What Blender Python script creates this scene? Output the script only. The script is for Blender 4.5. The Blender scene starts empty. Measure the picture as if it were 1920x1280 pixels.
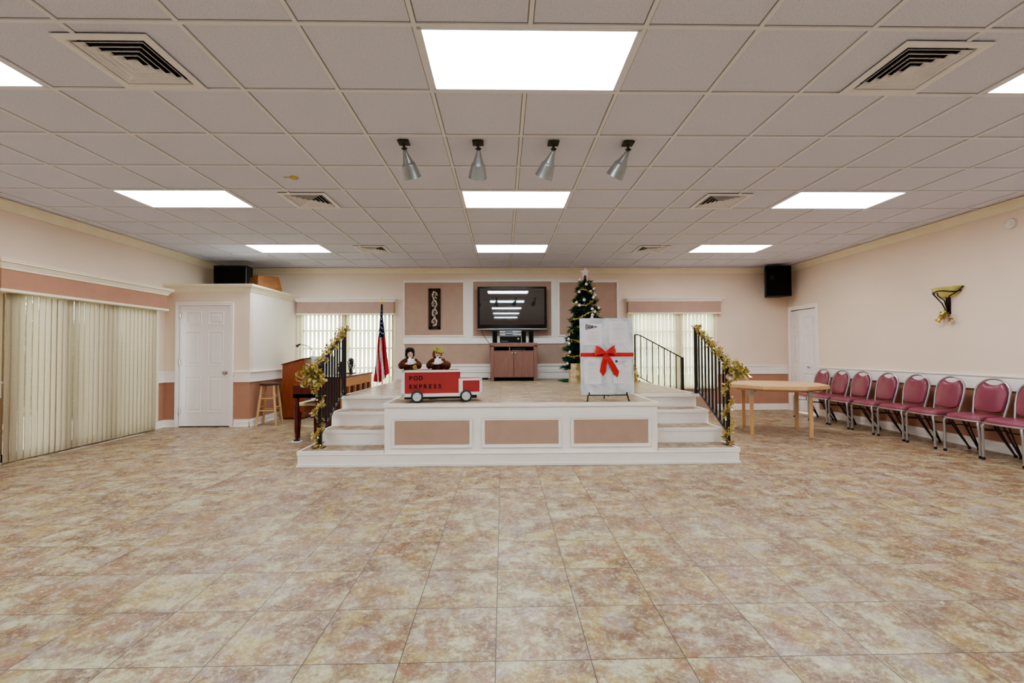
import bpy, bmesh, math, random
from mathutils import Vector, Matrix
PI = math.pi
D2R = PI/180
col = bpy.context.scene.collection
rnd = random.Random(7)

# ------------------------------------------------------------------ key measures (metres)
EYE = 1.223
CEIL = 2.93
XL, XR, YB, YR = -5.573, 5.896, 9.31, -8.0
CX0, CY0, CT = 0.151, 2.3496, 0.61      # ceiling grid origin and module
FX0, FY0, FT = -0.034, 1.8235, 0.3785   # floor tile origin and module
ST = 0.663                              # stage height

# ------------------------------------------------------------------ materials
def lin(c):
    c = c/255.0
    return c/12.92 if c <= 0.04045 else ((c+0.055)/1.055)**2.4
def rgb(r, g, b): return (lin(r), lin(g), lin(b), 1.0)
class NT:
    def __init__(s, name):
        s.m = bpy.data.materials.new(name); s.m.use_nodes = True
        s.t = s.m.node_tree; s.t.nodes.clear()
        s.out = s.n('ShaderNodeOutputMaterial')
    def n(s, typ, **k):
        x = s.t.nodes.new(typ)
        for a, v in k.items(): setattr(x, a, v)
        return x
    def l(s, a, b): s.t.links.new(a, b)
    def math(s, op, a, b=None, c=None):
        x = s.n('ShaderNodeMath', operation=op)
        for i, v in enumerate((a, b, c)):
            if v is None: continue
            if hasattr(v, 'is_linked'): s.l(v, x.inputs[i])
            else: x.inputs[i].default_value = v
        return x.outputs[0]
    def mix(s, f, a, b, blend='MIX'):
        x = s.n('ShaderNodeMix', data_type='RGBA', blend_type=blend)
        for sock, v in ((x.inputs[0], f), (x.inputs[6], a), (x.inputs[7], b)):
            if hasattr(v, 'is_linked'): s.l(v, sock)
            else: sock.default_value = v
        return x.outputs[2]
    def noise(s, vec, scale, detail=3, rough=0.55, dist=0.0):
        x = s.n('ShaderNodeTexNoise')
        x.inputs['Scale'].default_value = scale; x.inputs['Detail'].default_value = detail
        x.inputs['Roughness'].default_value = rough; x.inputs['Distortion'].default_value = dist
        if vec is not None: s.l(vec, x.inputs['Vector'])
        return x
    def ramp(s, f, stops):
        x = s.n('ShaderNodeValToRGB'); e = x.color_ramp.elements
        while len(e) < len(stops): e.new(0.5)
        for i, (p, c) in enumerate(stops): e[i].position = p; e[i].color = c
        s.l(f, x.inputs[0]); return x.outputs[0]
    def bsdf(s, color, rough=0.5, metal=0.0, spec=0.5, bump=None, bstr=0.2, bdist=0.01, **k):
        b = s.n('ShaderNodeBsdfPrincipled')
        if hasattr(color, 'is_linked'): s.l(color, b.inputs['Base Color'])
        else: b.inputs['Base Color'].default_value = color
        if hasattr(rough, 'is_linked'): s.l(rough, b.inputs['Roughness'])
        else: b.inputs['Roughness'].default_value = rough
        b.inputs['Metallic'].default_value = metal
        b.inputs['Specular IOR Level'].default_value = spec
        for kk, v in k.items(): b.inputs[kk].default_value = v
        if bump is not None:
            bp = s.n('ShaderNodeBump'); bp.inputs['Strength'].default_value = bstr
            bp.inputs['Distance'].default_value = bdist
            s.l(bump, bp.inputs['Height']); s.l(bp.outputs[0], b.inputs['Normal'])
        s.l(b.outputs[0], s.out.inputs[0]); return b
    def pos(s): return s.n('ShaderNodeNewGeometry').outputs['Position']
    def obj(s): return s.n('ShaderNodeTexCoord').outputs['Object']

M = {}
def plain(name, c, rough=0.5, metal=0.0, spec=0.5, var=0.06, scale=6.0, bstr=0.0, bscale=60, **k):
    t = NT(name)
    v = t.obj()
    nz = t.noise(v, scale, 3)
    dark = tuple(x*(1-var*2) for x in c[:3])+(1,); lite = tuple(min(1, x*(1+var*2)) for x in c[:3])+(1,)
    cc = t.ramp(nz.outputs['Fac'], [(0.3, dark), (0.7, lite)])
    bp = t.noise(v, bscale, 4).outputs['Fac'] if bstr > 0 else None
    t.bsdf(cc, rough, metal, spec, bump=bp, bstr=bstr, **k)
    M[name] = t.m; return t.m
def wood(name, c1, c2, rough=0.35, scale=3.0, axis='Z', spec=0.5):
    t = NT(name); v = t.obj()
    mp = t.n('ShaderNodeMapping'); t.l(v, mp.inputs[0])
    sc = {'X': (0.12, 1, 1), 'Y': (1, 0.12, 1), 'Z': (1, 1, 0.12)}[axis]
    mp.inputs['Scale'].default_value = tuple(q*scale*4 for q in sc)
    nz = t.noise(mp.outputs[0], 3.0, 6, 0.65, 0.6)
    cc = t.ramp(nz.outputs['Fac'], [(0.3, c1), (0.7, c2)])
    t.bsdf(cc, rough, 0, spec, bump=nz.outputs['Fac'], bstr=0.05)
    M[name] = t.m; return t.m
def emit(name, c, strength):
    t = NT(name); e = t.n('ShaderNodeEmission'); e.inputs[0].default_value = c; e.inputs[1].default_value = strength
    t.l(e.outputs[0], t.out.inputs[0]); M[name] = t.m; return t.m

def wallpaper(name, c):
    t = NT(name); p = t.pos()
    big = t.noise(p, 0.9, 2).outputs['Fac']
    fine = t.noise(p, 90, 3, 0.7).outputs['Fac']
    a = tuple(x*0.95 for x in c[:3])+(1,); b = tuple(min(1, x*1.04) for x in c[:3])+(1,)
    cc = t.ramp(big, [(0.3, a), (0.7, b)])
    cc = t.mix(t.math('MULTIPLY', fine, 0.16), cc, tuple(x*0.72 for x in c[:3])+(1,))
    t.bsdf(cc, 0.75, 0, 0.25, bump=fine, bstr=0.12, bdist=0.004)
    M[name] = t.m
wallpaper('wallpaper_beige', rgb(236, 220, 201))
wallpaper('wallpaper_cream', rgb(238, 230, 222))
plain('tan_panel', rgb(182, 154, 138), 0.7, spec=0.25, var=0.02, bstr=0.05)
plain('terracotta_paint', rgb(182, 138, 116), 0.65, spec=0.3, var=0.02, bstr=0.05)
plain('trim_paint', rgb(246, 240, 236), 0.4, spec=0.4, var=0.012)
plain('trim_cream', rgb(240, 234, 212), 0.45, spec=0.4, var=0.012)
plain('door_paint', rgb(238, 232, 232), 0.4, spec=0.4, var=0.01)
plain('nickel', rgb(190, 182, 172), 0.28, 1.0, var=0.02)
plain('black_iron', rgb(36, 34, 34), 0.45, 0.3, var=0.05)
plain('black_plastic', rgb(12, 12, 13), 0.5, 0, var=0.05)
plain('black_cloth', rgb(9, 9, 10), 0.85, 0, 0.2, var=0.1, bstr=0.3, bscale=300)
plain('gloss_black', rgb(10, 10, 12), 0.12, 0, var=0.02)
plain('silver_plastic', rgb(165, 168, 172), 0.3, 0.7, var=0.02)
plain('chair_metal', rgb(176, 172, 172), 0.33, 0.75, var=0.03)
plain('rubber', rgb(28, 28, 32), 0.8, var=0.05)
plain('dark_tube', rgb(70, 62, 62), 0.4, 0.6, var=0.05)
plain('vent_white', rgb(240, 242, 252), 0.5, 0, 0.3, var=0.02)
plain('vent_dark', rgb(10, 10, 10), 0.9, 0, 0.1)
plain('lamp_grey', rgb(150, 152, 152), 0.34, 0.6, var=0.08)
plain('dark_bracket', rgb(58, 56, 48), 0.5, 0.4, var=0.08)
plain('red_paint', rgb(166, 56, 54), 0.5, 0, 0.4, var=0.03)
plain('white_paint', rgb(236, 226, 226), 0.5, 0, 0.4, var=0.015)
plain('tyre', rgb(48, 54, 56), 0.7, 0, 0.3, var=0.05)
plain('hub_white', rgb(205, 212, 212), 0.35, 0.3, var=0.05)
plain('letter_black', rgb(52, 10, 22), 0.6, 0, 0.3, var=0.2)
plain('ribbon_red', rgb(196, 34, 30), 0.5, 0, 0.4, var=0.06, **{'Sheen Weight': 0.4})
plain('paper', rgb(228, 224, 228), 0.8, 0, 0.2, var=0.01)
plain('ink_rose', rgb(206, 180, 186), 0.8, 0, 0.2)
plain('ink_grey', rgb(150, 145, 150), 0.8, 0, 0.2)
plain('ink_black', rgb(38, 38, 44), 0.8, 0, 0.2)
plain('ink_blue', rgb(52, 80, 140), 0.8, 0, 0.2)
plain('ink_sepia', rgb(160, 140, 130), 0.8, 0, 0.2)
plain('foliage_dark', rgb(14, 36, 28), 0.6, 0, 0.3, var=0.25, scale=20)
plain('foliage_green', rgb(34, 74, 42), 0.55, 0, 0.3, var=0.25, scale=20)
plain('bark', rgb(60, 44, 32), 0.9)
plain('gold_foil', rgb(214, 190, 110), 0.28, 0.75, var=0.12, scale=25)
plain('gold_dull', rgb(170, 146, 84), 0.42, 0.55, var=0.18, scale=25)
plain('gold_pale', rgb(224, 214, 150), 0.35, 0.45, var=0.08, scale=25)
plain('bead_silver', rgb(226, 222, 226), 0.2, 0.5, var=0.02)
plain('bead_gold', rgb(222, 204, 176), 0.25, 0.5, var=0.02)
plain('green_cloth', rgb(20, 74, 44), 0.8, 0, 0.2, var=0.15)
plain('gift_wrap', rgb(205, 184, 150), 0.4, 0.15, var=0.15, scale=22)
plain('gift_wrap_pale', rgb(214, 206, 196), 0.4, 0.1, var=0.15, scale=22)
plain('flag_blue', rgb(38, 46, 92), 0.75, 0, 0.2, var=0.12)
plain('flag_red', rgb(176, 52, 60), 0.7, 0, 0.2, var=0.08)
plain('flag_white', rgb(232, 216, 218), 0.7, 0, 0.2, var=0.03)
plain('burgundy_vinyl', rgb(136, 68, 84), 0.28, 0, 0.5, var=0.05, bstr=0.08, bscale=120)
plain('amber_glass', rgb(212, 204, 130), 0.35, 0, 0.5, var=0.1)
plain('bronze', rgb(34, 24, 22), 0.45, 0.5, var=0.1)
plain('smoke_white', rgb(228, 222, 214), 0.5, 0, 0.3, var=0.01)
plain('skin', rgb(222, 178, 156), 0.55, 0, 0.35, var=0.03)
plain('hair_dark', rgb(28, 20, 18), 0.75, 0, 0.2, var=0.3, scale=60, bstr=0.7, bscale=140)
plain('hair_brown', rgb(120, 68, 42), 0.75, 0, 0.2, var=0.25, scale=60, bstr=0.7, bscale=140)
plain('fur_brown', rgb(88, 52, 36), 0.9, 0, 0.15, var=0.3, scale=40, bstr=0.9, bscale=110)
plain('coat_dark', rgb(40, 26, 30), 0.85, 0, 0.15, var=0.3, scale=30, bstr=0.4)
plain('moss_cloth', rgb(140, 136, 70), 0.85, 0, 0.15, var=0.25, scale=50, bstr=0.5)
plain('eye_dark', rgb(20, 14, 12), 0.2)
plain('lip', rgb(180, 90, 90), 0.5)
plain('cushion_cream', rgb(222, 208, 176), 0.8, 0, 0.2, var=0.05)
plain('stool_seat', rgb(70, 36, 34), 0.45, 0, 0.4, var=0.1)
plain('pavement', rgb(190, 186, 178), 0.9, var=0.05)
plain('lawn', rgb(104, 130, 70), 0.95, var=0.15, scale=3)
plain('hedge_leaf', rgb(98, 130, 62), 0.6, var=0.25, scale=9)
plain('hedge_leaf_light', rgb(160, 182, 110), 0.6, var=0.2, scale=9)
plain('carton', rgb(118, 78, 44), 0.7, 0, 0.25, var=0.12, scale=9)
plain('window_frame_paint', rgb(150, 130, 108), 0.5, 0, 0.3, var=0.03)
plain('window_frame_pale', rgb(200, 194, 180), 0.5, 0, 0.3, var=0.03)
plain('plaque_cream', rgb(205, 190, 168), 0.6, 0, 0.3, var=0.15, scale=30)
plain('plaque_dark', rgb(50, 30, 22), 0.55, 0, 0.3, var=0.15, scale=20)
plain('pale_board', rgb(196, 204, 198), 0.5, 0, 0.3, var=0.02)
plain('yellowed_plastic', rgb(196, 180, 110), 0.5)
plain('blue_led', rgb(30, 60, 190), 0.4)
wood('red_wood', rgb(112, 52, 28), rgb(146, 74, 42), 0.35)
wood('mahogany', rgb(66, 18, 16), rgb(96, 32, 24), 0.25)
wood('cabinet_wood', rgb(118, 82, 72), rgb(138, 98, 86), 0.4)
wood('light_wood', rgb(190, 148, 102), rgb(212, 174, 128), 0.4)
wood('table_wood', rgb(196, 156, 112), rgb(216, 180, 136), 0.38, axis='X')
wood('pine_back', rgb(176, 122, 78), rgb(204, 150, 102), 0.6, axis='Y')
plain('cabinet_inside', rgb(60, 38, 26), 0.8, var=0.1)

def foil():
    t = NT('foil_wrap'); p = t.obj()
    nz = t.noise(p, 5, 5, 0.6, 0.8).outputs['Fac']
    cc = t.ramp(nz, [(0.3, rgb(172, 178, 188)), (0.55, rgb(214, 216, 222)), (0.75, rgb(232, 230, 234))])
    t.bsdf(cc, 0.35, 0.15, 0.5, bump=nz, bstr=0.6, bdist=0.02); M['foil_wrap'] = t.m
foil()

def ceiling_tile():
    t = NT('ceiling_tile'); p = t.pos()
    sp = t.n('ShaderNodeSeparateXYZ'); t.l(p, sp.inputs[0])
    def edge(s, o):
        f = t.math('FRACT', t.math('ADD', t.math('DIVIDE', t.math('SUBTRACT', s, o), CT), 100.0))
        return t.math('MINIMUM', f, t.math('SUBTRACT', 1.0, f))
    e = t.math('MINIMUM', edge(sp.outputs[0], CX0), edge(sp.outputs[1], CY0))
    line = t.math('LESS_THAN', e, 0.0285)
    fine = t.noise(p, 130, 2, 0.8).outputs['Fac']
    big = t.noise(p, 2.2, 3).outputs['Fac']
    cc = t.ramp(fine, [(0.32, rgb(202, 208, 232)), (0.5, rgb(226, 231, 254)), (0.7, rgb(232, 237, 255))])
    cc = t.mix(t.math('MULTIPLY', big, 0.25), cc, rgb(211, 216, 240))
    cc = t.mix(line, cc, rgb(140, 138, 138))  # thin shadow along the grid bars, painted into the tile colour
    t.bsdf(cc, 0.9, 0, 0.1, bump=fine, bstr=0.25, bdist=0.004); M['ceiling_tile'] = t.m
ceiling_tile()
plain('ceiling_bar', rgb(234, 238, 252), 0.6, 0, 0.3, var=0.01)

def floor_mat():
    t = NT('floor_tile'); p = t.pos()
    sp = t.n('ShaderNodeSeparateXYZ'); t.l(p, sp.inputs[0])
    u = t.math('DIVIDE', t.math('SUBTRACT', sp.outputs[0], FX0), FT)
    v = t.math('DIVIDE', t.math('SUBTRACT', sp.outputs[1], FY0), FT)
    fu, fv = t.math('FLOOR', u), t.math('FLOOR', v)
    def edge(s):
        f = t.math('FRACT', t.math('ADD', s, 200.0)); return t.math('MINIMUM', f, t.math('SUBTRACT', 1.0, f))
    e = t.math('MINIMUM', edge(u), edge(v))
    grout = t.math('LESS_THAN', e, 0.0046)
    cv = t.n('ShaderNodeCombineXYZ'); t.l(fu, cv.inputs[0]); t.l(fv, cv.inputs[1])
    wn = t.n('ShaderNodeTexWhiteNoise', noise_dimensions='3D'); t.l(cv.outputs[0], wn.inputs['Vector'])
    # each tile is a different cut of the same print
    off = t.n('ShaderNodeVectorMath', operation='SCALE'); t.l(wn.outputs['Color'], off.inputs[0]); off.inputs['Scale'].default_value = 9.0
    ad = t.n('ShaderNodeVectorMath', operation='ADD'); t.l(p, ad.inputs[0]); t.l(off.outputs[0], ad.inputs[1])
    q = ad.outputs[0]
    n1 = t.noise(q, 5.6, 10, 0.72, 0.25).outputs['Fac']
    n2 = t.noise(q, 20.0, 8, 0.82, 0.7).outputs['Fac']
    n3 = t.noise(q, 70, 4, 0.75).outputs['Fac']
    n4 = t.noise(q, 4.6, 8, 0.7, 0.2).outputs['Color']
    cc = t.ramp(n1, [(0.41, rgb(106, 78, 60)), (0.47, rgb(136, 112, 88)), (0.52, rgb(156, 140, 108)), (0.59, rgb(184, 178, 148))])
    sx = t.n('ShaderNodeSeparateColor'); t.l(n4, sx.inputs[0])
    def mask(o, a, b, k): return t.math('MULTIPLY', t.ramp(o, [(a, (0, 0, 0, 1)), (b, (1, 1, 1, 1))]), k)
    cc = t.mix(mask(sx.outputs[0], .51, .60, .66), cc, rgb(170, 146, 78))
    cc = t.mix(mask(sx.outputs[1], .51, .60, .66), cc, rgb(156, 140, 138))
    cc = t.mix(mask(sx.outputs[2], .51, .60, .68), cc, rgb(140, 96, 68))
    vein = t.ramp(n2, [(0.54, (0, 0, 0, 1)), (0.63, (1, 1, 1, 1))])
    cc = t.mix(t.math('MULTIPLY', vein, .62), cc, rgb(214, 202, 176))
    dk = t.ramp(n2, [(0.38, (1, 1, 1, 1)), (0.48, (0, 0, 0, 1))])
    cc = t.mix(t.math('MULTIPLY', dk, .50), cc, rgb(126, 86, 70))
    cc = t.mix(t.math('MULTIPLY', wn.outputs['Value'], 0.22), cc, rgb(160, 130, 108))
    n5 = t.noise(q, 48, 6, 0.85, 0.4).outputs['Fac']
    cc = t.mix(t.math('MULTIPLY', t.ramp(n5, [(0.52, (0, 0, 0, 1)), (0.62, (1, 1, 1, 1))]), 0.45), cc, rgb(214, 206, 180))
    cc = t.mix(t.math('MULTIPLY', t.ramp(n5, [(0.38, (1, 1, 1, 1)), (0.47, (0, 0, 0, 1))]), 0.42), cc, rgb(104, 78, 60))
    cc = t.mix(grout, cc, rgb(66, 56, 48))
    hsv = t.n('ShaderNodeHueSaturation'); hsv.inputs['Saturation'].default_value = 1.0; hsv.inputs['Value'].default_value = 1.0
    t.l(cc, hsv.inputs['Color'])
    rg = t.math('ADD', t.math('MULTIPLY', n3, 0.2), 0.28)
    t.bsdf(hsv.outputs[0], rg, 0, 0.4, bump=n3, bstr=0.06, bdist=0.003); M['floor_tile'] = t.m
floor_mat()

def slat_mat(name, c, tr):
    t = NT(name); p = t.obj()
    nz = t.noise(p, 40, 3, 0.7).outputs['Fac']
    cc = t.ramp(nz, [(0.3, tuple(x*0.9 for x in c[:3])+(1,)), (0.7, c)])
    d = t.n('ShaderNodeBsdfDiffuse'); r = t.n('ShaderNodeBsdfTranslucent')
    t.l(cc, d.inputs[0]); t.l(cc, r.inputs[0])
    mx = t.n('ShaderNodeMixShader'); mx.inputs[0].default_value = tr
    t.l(d.outputs[0], mx.inputs[1]); t.l(r.outputs[0], mx.inputs[2]); t.l(mx.outputs[0], t.out.inputs[0])
    M[name] = t.m
slat_mat('blind_fabric', rgb(190, 176, 152), 0.36)
slat_mat('blind_vinyl', rgb(240, 230, 198), 0.45)
def glass():
    t = NT('pane_glass'); g = t.n('ShaderNodeBsdfGlossy'); g.inputs['Roughness'].default_value = 0.02
    tr = t.n('ShaderNodeBsdfTransparent'); tr.inputs[0].default_value = (0.93, 0.96, 0.95, 1)
    lw = t.n('ShaderNodeLayerWeight'); lw.inputs[0].default_value = 0.15
    mx = t.n('ShaderNodeMixShader'); t.l(lw.outputs['Fresnel'], mx.inputs[0])
    t.l(tr.outputs[0], mx.inputs[1]); t.l(g.outputs[0], mx.inputs[2]); t.l(mx.outputs[0], t.out.inputs[0]); M['pane_glass'] = t.m
glass()
def clear_glass():
    t = NT('bulb_glass'); t.bsdf((1, 1, 1, 1), 0.03, 0, 0.5, **{'Transmission Weight': 0.9}); M['bulb_glass'] = t.m
clear_glass()
def panel_light(name, c, strength):
    # prismatic diffuser over two pairs of tubes: softly banded glow along the fitting
    t = NT(name); v = t.obj()
    sp = t.n('ShaderNodeSeparateXYZ'); t.l(v, sp.inputs[0])
    w = t.math('SINE', t.math('MULTIPLY', sp.outputs[1], 21.0))
    w = t.math('ADD', t.math('MULTIPLY', w, 0.16), 1.0)
    nz = t.noise(v, 1.6, 2).outputs['Fac']
    w = t.math('MULTIPLY', w, t.math('ADD', 0.8, t.math('MULTIPLY', nz, 0.4)))
    e = t.n('ShaderNodeEmission'); e.inputs[0].default_value = c
    t.l(t.math('MULTIPLY', w, strength), e.inputs[1]); t.l(e.outputs[0], t.out.inputs[0]); M[name] = t.m
PL = 7.0
panel_light('diffuser_cool', (0.80, .96, 1.0, 1), PL)
panel_light('diffuser_warm', (.96, 0.93, .96, 1), PL)
panel_light('diffuser_neutral', (.86, 0.95, 1.0, 1), PL)

# ------------------------------------------------------------------ mesh building
class MB:
    def __init__(s): s.bm = bmesh.new(); s.mi = 0
    def _f(s, vs):
        try: f = s.bm.faces.new(vs); f.material_index = s.mi; return f
        except ValueError: return None
    def box(s, x0, y0, z0, x1, y1, z1, T=None):
        P = [(x0,y0,z0),(x1,y0,z0),(x1,y1,z0),(x0,y1,z0),(x0,y0,z1),(x1,y0,z1),(x1,y1,z1),(x0,y1,z1)]
        if T: P = [T @ Vector(p) for p in P]
        v = [s.bm.verts.new(p) for p in P]
        for q in ((0,3,2,1),(4,5,6,7),(0,1,5,4),(1,2,6,5),(2,3,7,6),(3,0,4,7)): s._f([v[i] for i in q])
        return s
    def quad(s, *P):
        return s._f([s.bm.verts.new(p) for p in P])
    def prism(s, poly, w0, w1, fn):
        """poly of (u,v); fn(u,v,w) gives xyz"""
        a = [s.bm.verts.new(fn(u, v, w0)) for u, v in poly]; b = [s.bm.verts.new(fn(u, v, w1)) for u, v in poly]
        s._f(a[::-1]); s._f(b); n = len(poly)
        for i in range(n): s._f([a[i], a[(i+1) % n], b[(i+1) % n], b[i]])
        return s
    def tube(s, pts, r, n=8, cap=True):
        pts = [Vector(p) for p in pts]; rs = r if isinstance(r, (list, tuple)) else [r]*len(pts)
        rings = []; prev = None
        for i, p in enumerate(pts):
            d = (pts[min(i+1, len(pts)-1)]-pts[max(i-1, 0)]).normalized()
            if prev is None:
                a = Vector((0, 0, 1)) if abs(d.z) < 0.9 else Vector((1, 0, 0)); u = d.cross(a).normalized()
            else:
                u = (prev-d*prev.dot(d)).normalized()
            prev = u; w = d.cross(u)
            rings.append([s.bm.verts.new(p+(u*math.cos(2*PI*k/n)+w*math.sin(2*PI*k/n))*rs[i]) for k in range(n)])
        for a, b in zip(rings, rings[1:]):
            for k in range(n): s._f([a[k], a[(k+1) % n], b[(k+1) % n], b[k]])
        if cap: s._f(rings[0][::-1]); s._f(rings[-1])
        return s
    def lathe(s, prof, n=20, T=None, cap=True):
        """prof of (r,z) around local z"""
        T = T or Matrix.Identity(4); rings = []
        for r, z in prof: rings.append([s.bm.verts.new(T @ Vector((r*math.cos(2*PI*k/n), r*math.sin(2*PI*k/n), z))) for k in range(n)])
        for a, b in zip(rings, rings[1:]):
            for k in range(n): s._f([a[k], a[(k+1) % n], b[(k+1) % n], b[k]])
        if cap: s._f(rings[0][::-1]); s._f(rings[-1])
        return s
    def ball(s, c, r, n=12, m=8, sc=(1, 1, 1), T=None):
        prof = [(r*math.sin(PI*j/m) if 0 < j < m else 0.0004, -r*math.cos(PI*j/m)) for j in range(m+1)]
        X = Matrix.Translation(c) @ (T or Matrix.Identity(4)) @ Matrix.Diagonal((*sc, 1))
        return s.lathe(prof, n, X)
    def strip(s, pts, wid, wdir=None, dirs=None):
        L = []
        for i, p in enumerate(pts):
            w = Vector(dirs[i] if dirs else wdir)*((wid[i] if isinstance(wid, (list, tuple)) else wid)/2)
            p = Vector(p); L.append((s.bm.verts.new(p-w), s.bm.verts.new(p+w)))
        for a, b in zip(L, L[1:]): s._f([a[0], a[1], b[1], b[0]])
        return s
    def build(s, name, mats, parent=None, smooth=False, bevel=0, seg=2, loc=None, flat_angle=None):
        if not isinstance(mats, (list, tuple)): mats = [mats]
        bmesh.ops.recalc_face_normals(s.bm, faces=s.bm.faces)
        me = bpy.data.meshes.new(name); s.bm.to_mesh(me); s.bm.free()
        for m in mats: me.materials.append(M[m])
        if smooth:
            me.shade_smooth()
        o = bpy.data.objects.new(name, me); col.objects.link(o)
        if loc: o.location = loc
        if parent: o.parent = parent
        if bevel:
            b = o.modifiers.new('edge', 'BEVEL'); b.width = bevel; b.segments = seg; b.limit_method = 'ANGLE'; b.angle_limit = 0.6
        if smooth and flat_angle is None: pass
        if smooth: me.set_sharp_from_angle(angle=0.7)
        return o

def tag(o, label, cat, group=None, kind=None):
    if label: o['label'] = label
    if cat: o['category'] = cat
    if group: o['group'] = group
    if kind: o['kind'] = kind
    return o
def thing(name, label, cat, loc=(0, 0, 0), rz=0, group=None):
    o = bpy.data.objects.new(name, None); col.objects.link(o); o.location = loc; o.rotation_euler = (0, 0, rz)
    o.empty_display_size = 0.1
    return tag(o, label, cat, group)
def struct(o): o['kind'] = 'structure'; return o
def dup(root, loc, rz=None, label=None):
    r = root.copy(); col.objects.link(r); r.location = loc
    if rz is not None: r.rotation_euler = (0, 0, rz)
    if label: r['label'] = label
    for ch in list(root.children):
        c = ch.copy(); col.objects.link(c); c.parent = r
        for g in ch.children:
            d = g.copy(); col.objects.link(d); d.parent = c
    return r
def R3(ax, a): return Matrix.Rotation(a, 4, ax)
def TR(x, y, z): return Matrix.Translation((x, y, z))
def align(d):
    """matrix turning local z onto d"""
    return Vector(d).to_track_quat('Z', 'Y').to_matrix().to_4x4()

# ------------------------------------------------------------------ SETTING: floor and ceiling
b = MB(); b.box(XL-0.1, YR-0.1, -0.12, XR+0.1, YB+0.1, 0.0); struct(b.build('floor', 'floor_tile'))

lights = []   # cells covered by light fittings (i0,j0)
for j0 in (0, 4, 8, -4, -8, -12):
    for i0 in (-7, -1, 5): lights.append((i0, j0))
vents = []
for j0 in (0, 4, 8): vents += [(-5, j0), (3, j0)]
covered = {}
for (i, j) in lights:
    covered[(i, j)] = 1; covered[(i+1, j)] = 1
for (i, j) in vents:
    covered[(i, j)] = 2; covered[(i+1, j)] = 2
GX = lambda i: CX0+CT*i
GY = lambda j: CY0+CT*j
b = MB()
zt = CEIL+0.008
for i in range(-10, 10):
    for j in range(-18, 13):
        if (i, j) in covered: continue
        x0, x1, y0, y1 = max(GX(i), XL-.05), min(GX(i+1), XR+.05), max(GY(j), YR-.05), min(GY(j+1), YB+.05)
        if x1 <= x0 or y1 <= y0: continue
        b.quad((x0, y0, zt), (x0, y1, zt), (x1, y1, zt), (x1, y0, zt))
def vent_rect(i, j):
    cx = GX(i+1)+(0.213*CT if i < 0 else -0.155*CT); cy = GY(j)+0.555*CT
    return cx, cy, 0.255
for (i, j) in vents:
    cx, cy, h = vent_rect(i, j); h -= 0.006
    X0, X1, Y0, Y1 = GX(i), GX(i+2), GY(j), GY(j+1)
    for (x0, x1, y0, y1) in ((X0, cx-h, Y0, Y1), (cx+h, X1, Y0, Y1), (cx-h, cx+h, Y0, cy-h), (cx-h, cx+h, cy+h, Y1)):
        b.quad((x0, y0, zt), (x0, y1, zt), (x1, y1, zt), (x1, y0, zt))
b.mi = 1
w = 0.0115
def barx(x, y0, y1): b.box(x-w, y0, CEIL, x+w, y1, zt+0.004)
def bary(y, x0, x1): b.box(x0, y-w, CEIL-0.0004, x1, y+w, zt+0.004)
for i in range(-9, 10):
    for j in range(-17, 12):
        c1, c2 = (i-1, j), (i, j)
        inside = any((c1 == (q, p) and c2 == (q+1, p)) for q, p in lights+vents)
        y0, y1 = max(GY(j), YR), min(GY(j+1), YB)
        if not inside and XL < GX(i) < XR: barx(GX(i), y0, y1)
for (i, j) in vents:
    cx, cy, h = vent_rect(i, j); barx(GX(i+1), GY(j), cy-h+.004); barx(GX(i+1), cy+h-.004, GY(j+1))
for j in range(-16, 12): 
    if YR < GY(j) < YB: bary(GY(j), XL, XR)
struct(b.build('ceiling', ['ceiling_tile', 'ceiling_bar']))
b = MB(); b.box(XL-.1, YR-.1, CEIL+.2, XR+.1, YB+.1, CEIL+.25); struct(b.build('ceiling_deck', 'vent_dark'))

# ------------------------------------------------------------------ SETTING: walls
T = 0.12
def wall(name, boxes, mats=('wallpaper_beige', 'terracotta_paint', 'tan_panel')):
    b = MB()
    for (mi, *q) in boxes: b.mi = mi; b.box(*q)
    return struct(b.build(name, list(mats)))
HZ = CEIL+0.2
RZ0, RZ1 = 0.735, 0.915
LY0, LY1, LZ = 5.17, 7.36, 2.02          # sliding door opening in the left wall
wall('wall_left', [
    (1, XL-T, YR, 0, XL, LY0, RZ0), (0, XL-T, YR, RZ0, XL, LY0, HZ),
    (0, XL-T, LY0, LZ, XL, LY1, HZ),
    (1, XL-T, LY1, 0, XL, YB, RZ0), (0, XL-T, LY1, RZ0, XL, YB, HZ)])
DY0, DY1, DZ = 8.43, 9.16, 2.03          # bifold opening in the right wall
wall('wall_right', [
    (1, XR, YR, 0, XR+T, DY0, RZ0), (0, XR, YR, RZ0, XR+T, DY0, HZ),
    (0, XR, DY0, DZ, XR+T, DY1, HZ), (0, XR, DY1, 0, XR+T, YB+T, HZ)])
b = MB(); b.box(XR+.55, DY0-.2, 0, XR+.6, DY1+.2, 2.3); b.box(XR+T, DY0-.25, 0, XR+.6, DY0-.2, 2.3); b.box(XR+T, DY1+.2, 0, XR+.6, DY1+.25, 2.3); b.box(XR+T, DY0-.25, 2.3, XR+.6, DY1+.25, 2.35)
struct(b.build('wall_closet_inside', 'wallpaper_cream'))
WZ0, WZ1 = 0.47, 2.03
WL = (-4.12, -2.23); WR = (2.62, 4.38)
wall('wall_back', [
    (0, XL-T, YB, 0, WL[0], YB+T, HZ),
    (0, WL[0], YB, 0, WL[1], YB+T, WZ0), (0, WL[0], YB, WZ1, WL[1], YB+T, HZ),
    (0, WL[1], YB, 0, WR[0], YB+T, HZ),
    (2, WR[0], YB, 0, WR[1], YB+T, WZ0), (0, WR[0], YB, WZ1, WR[1], YB+T, HZ),
    (1, WR[1], YB, 0, XR, YB+T, RZ0), (0, WR[1], YB, RZ0, XR, YB+T, HZ)])
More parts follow.
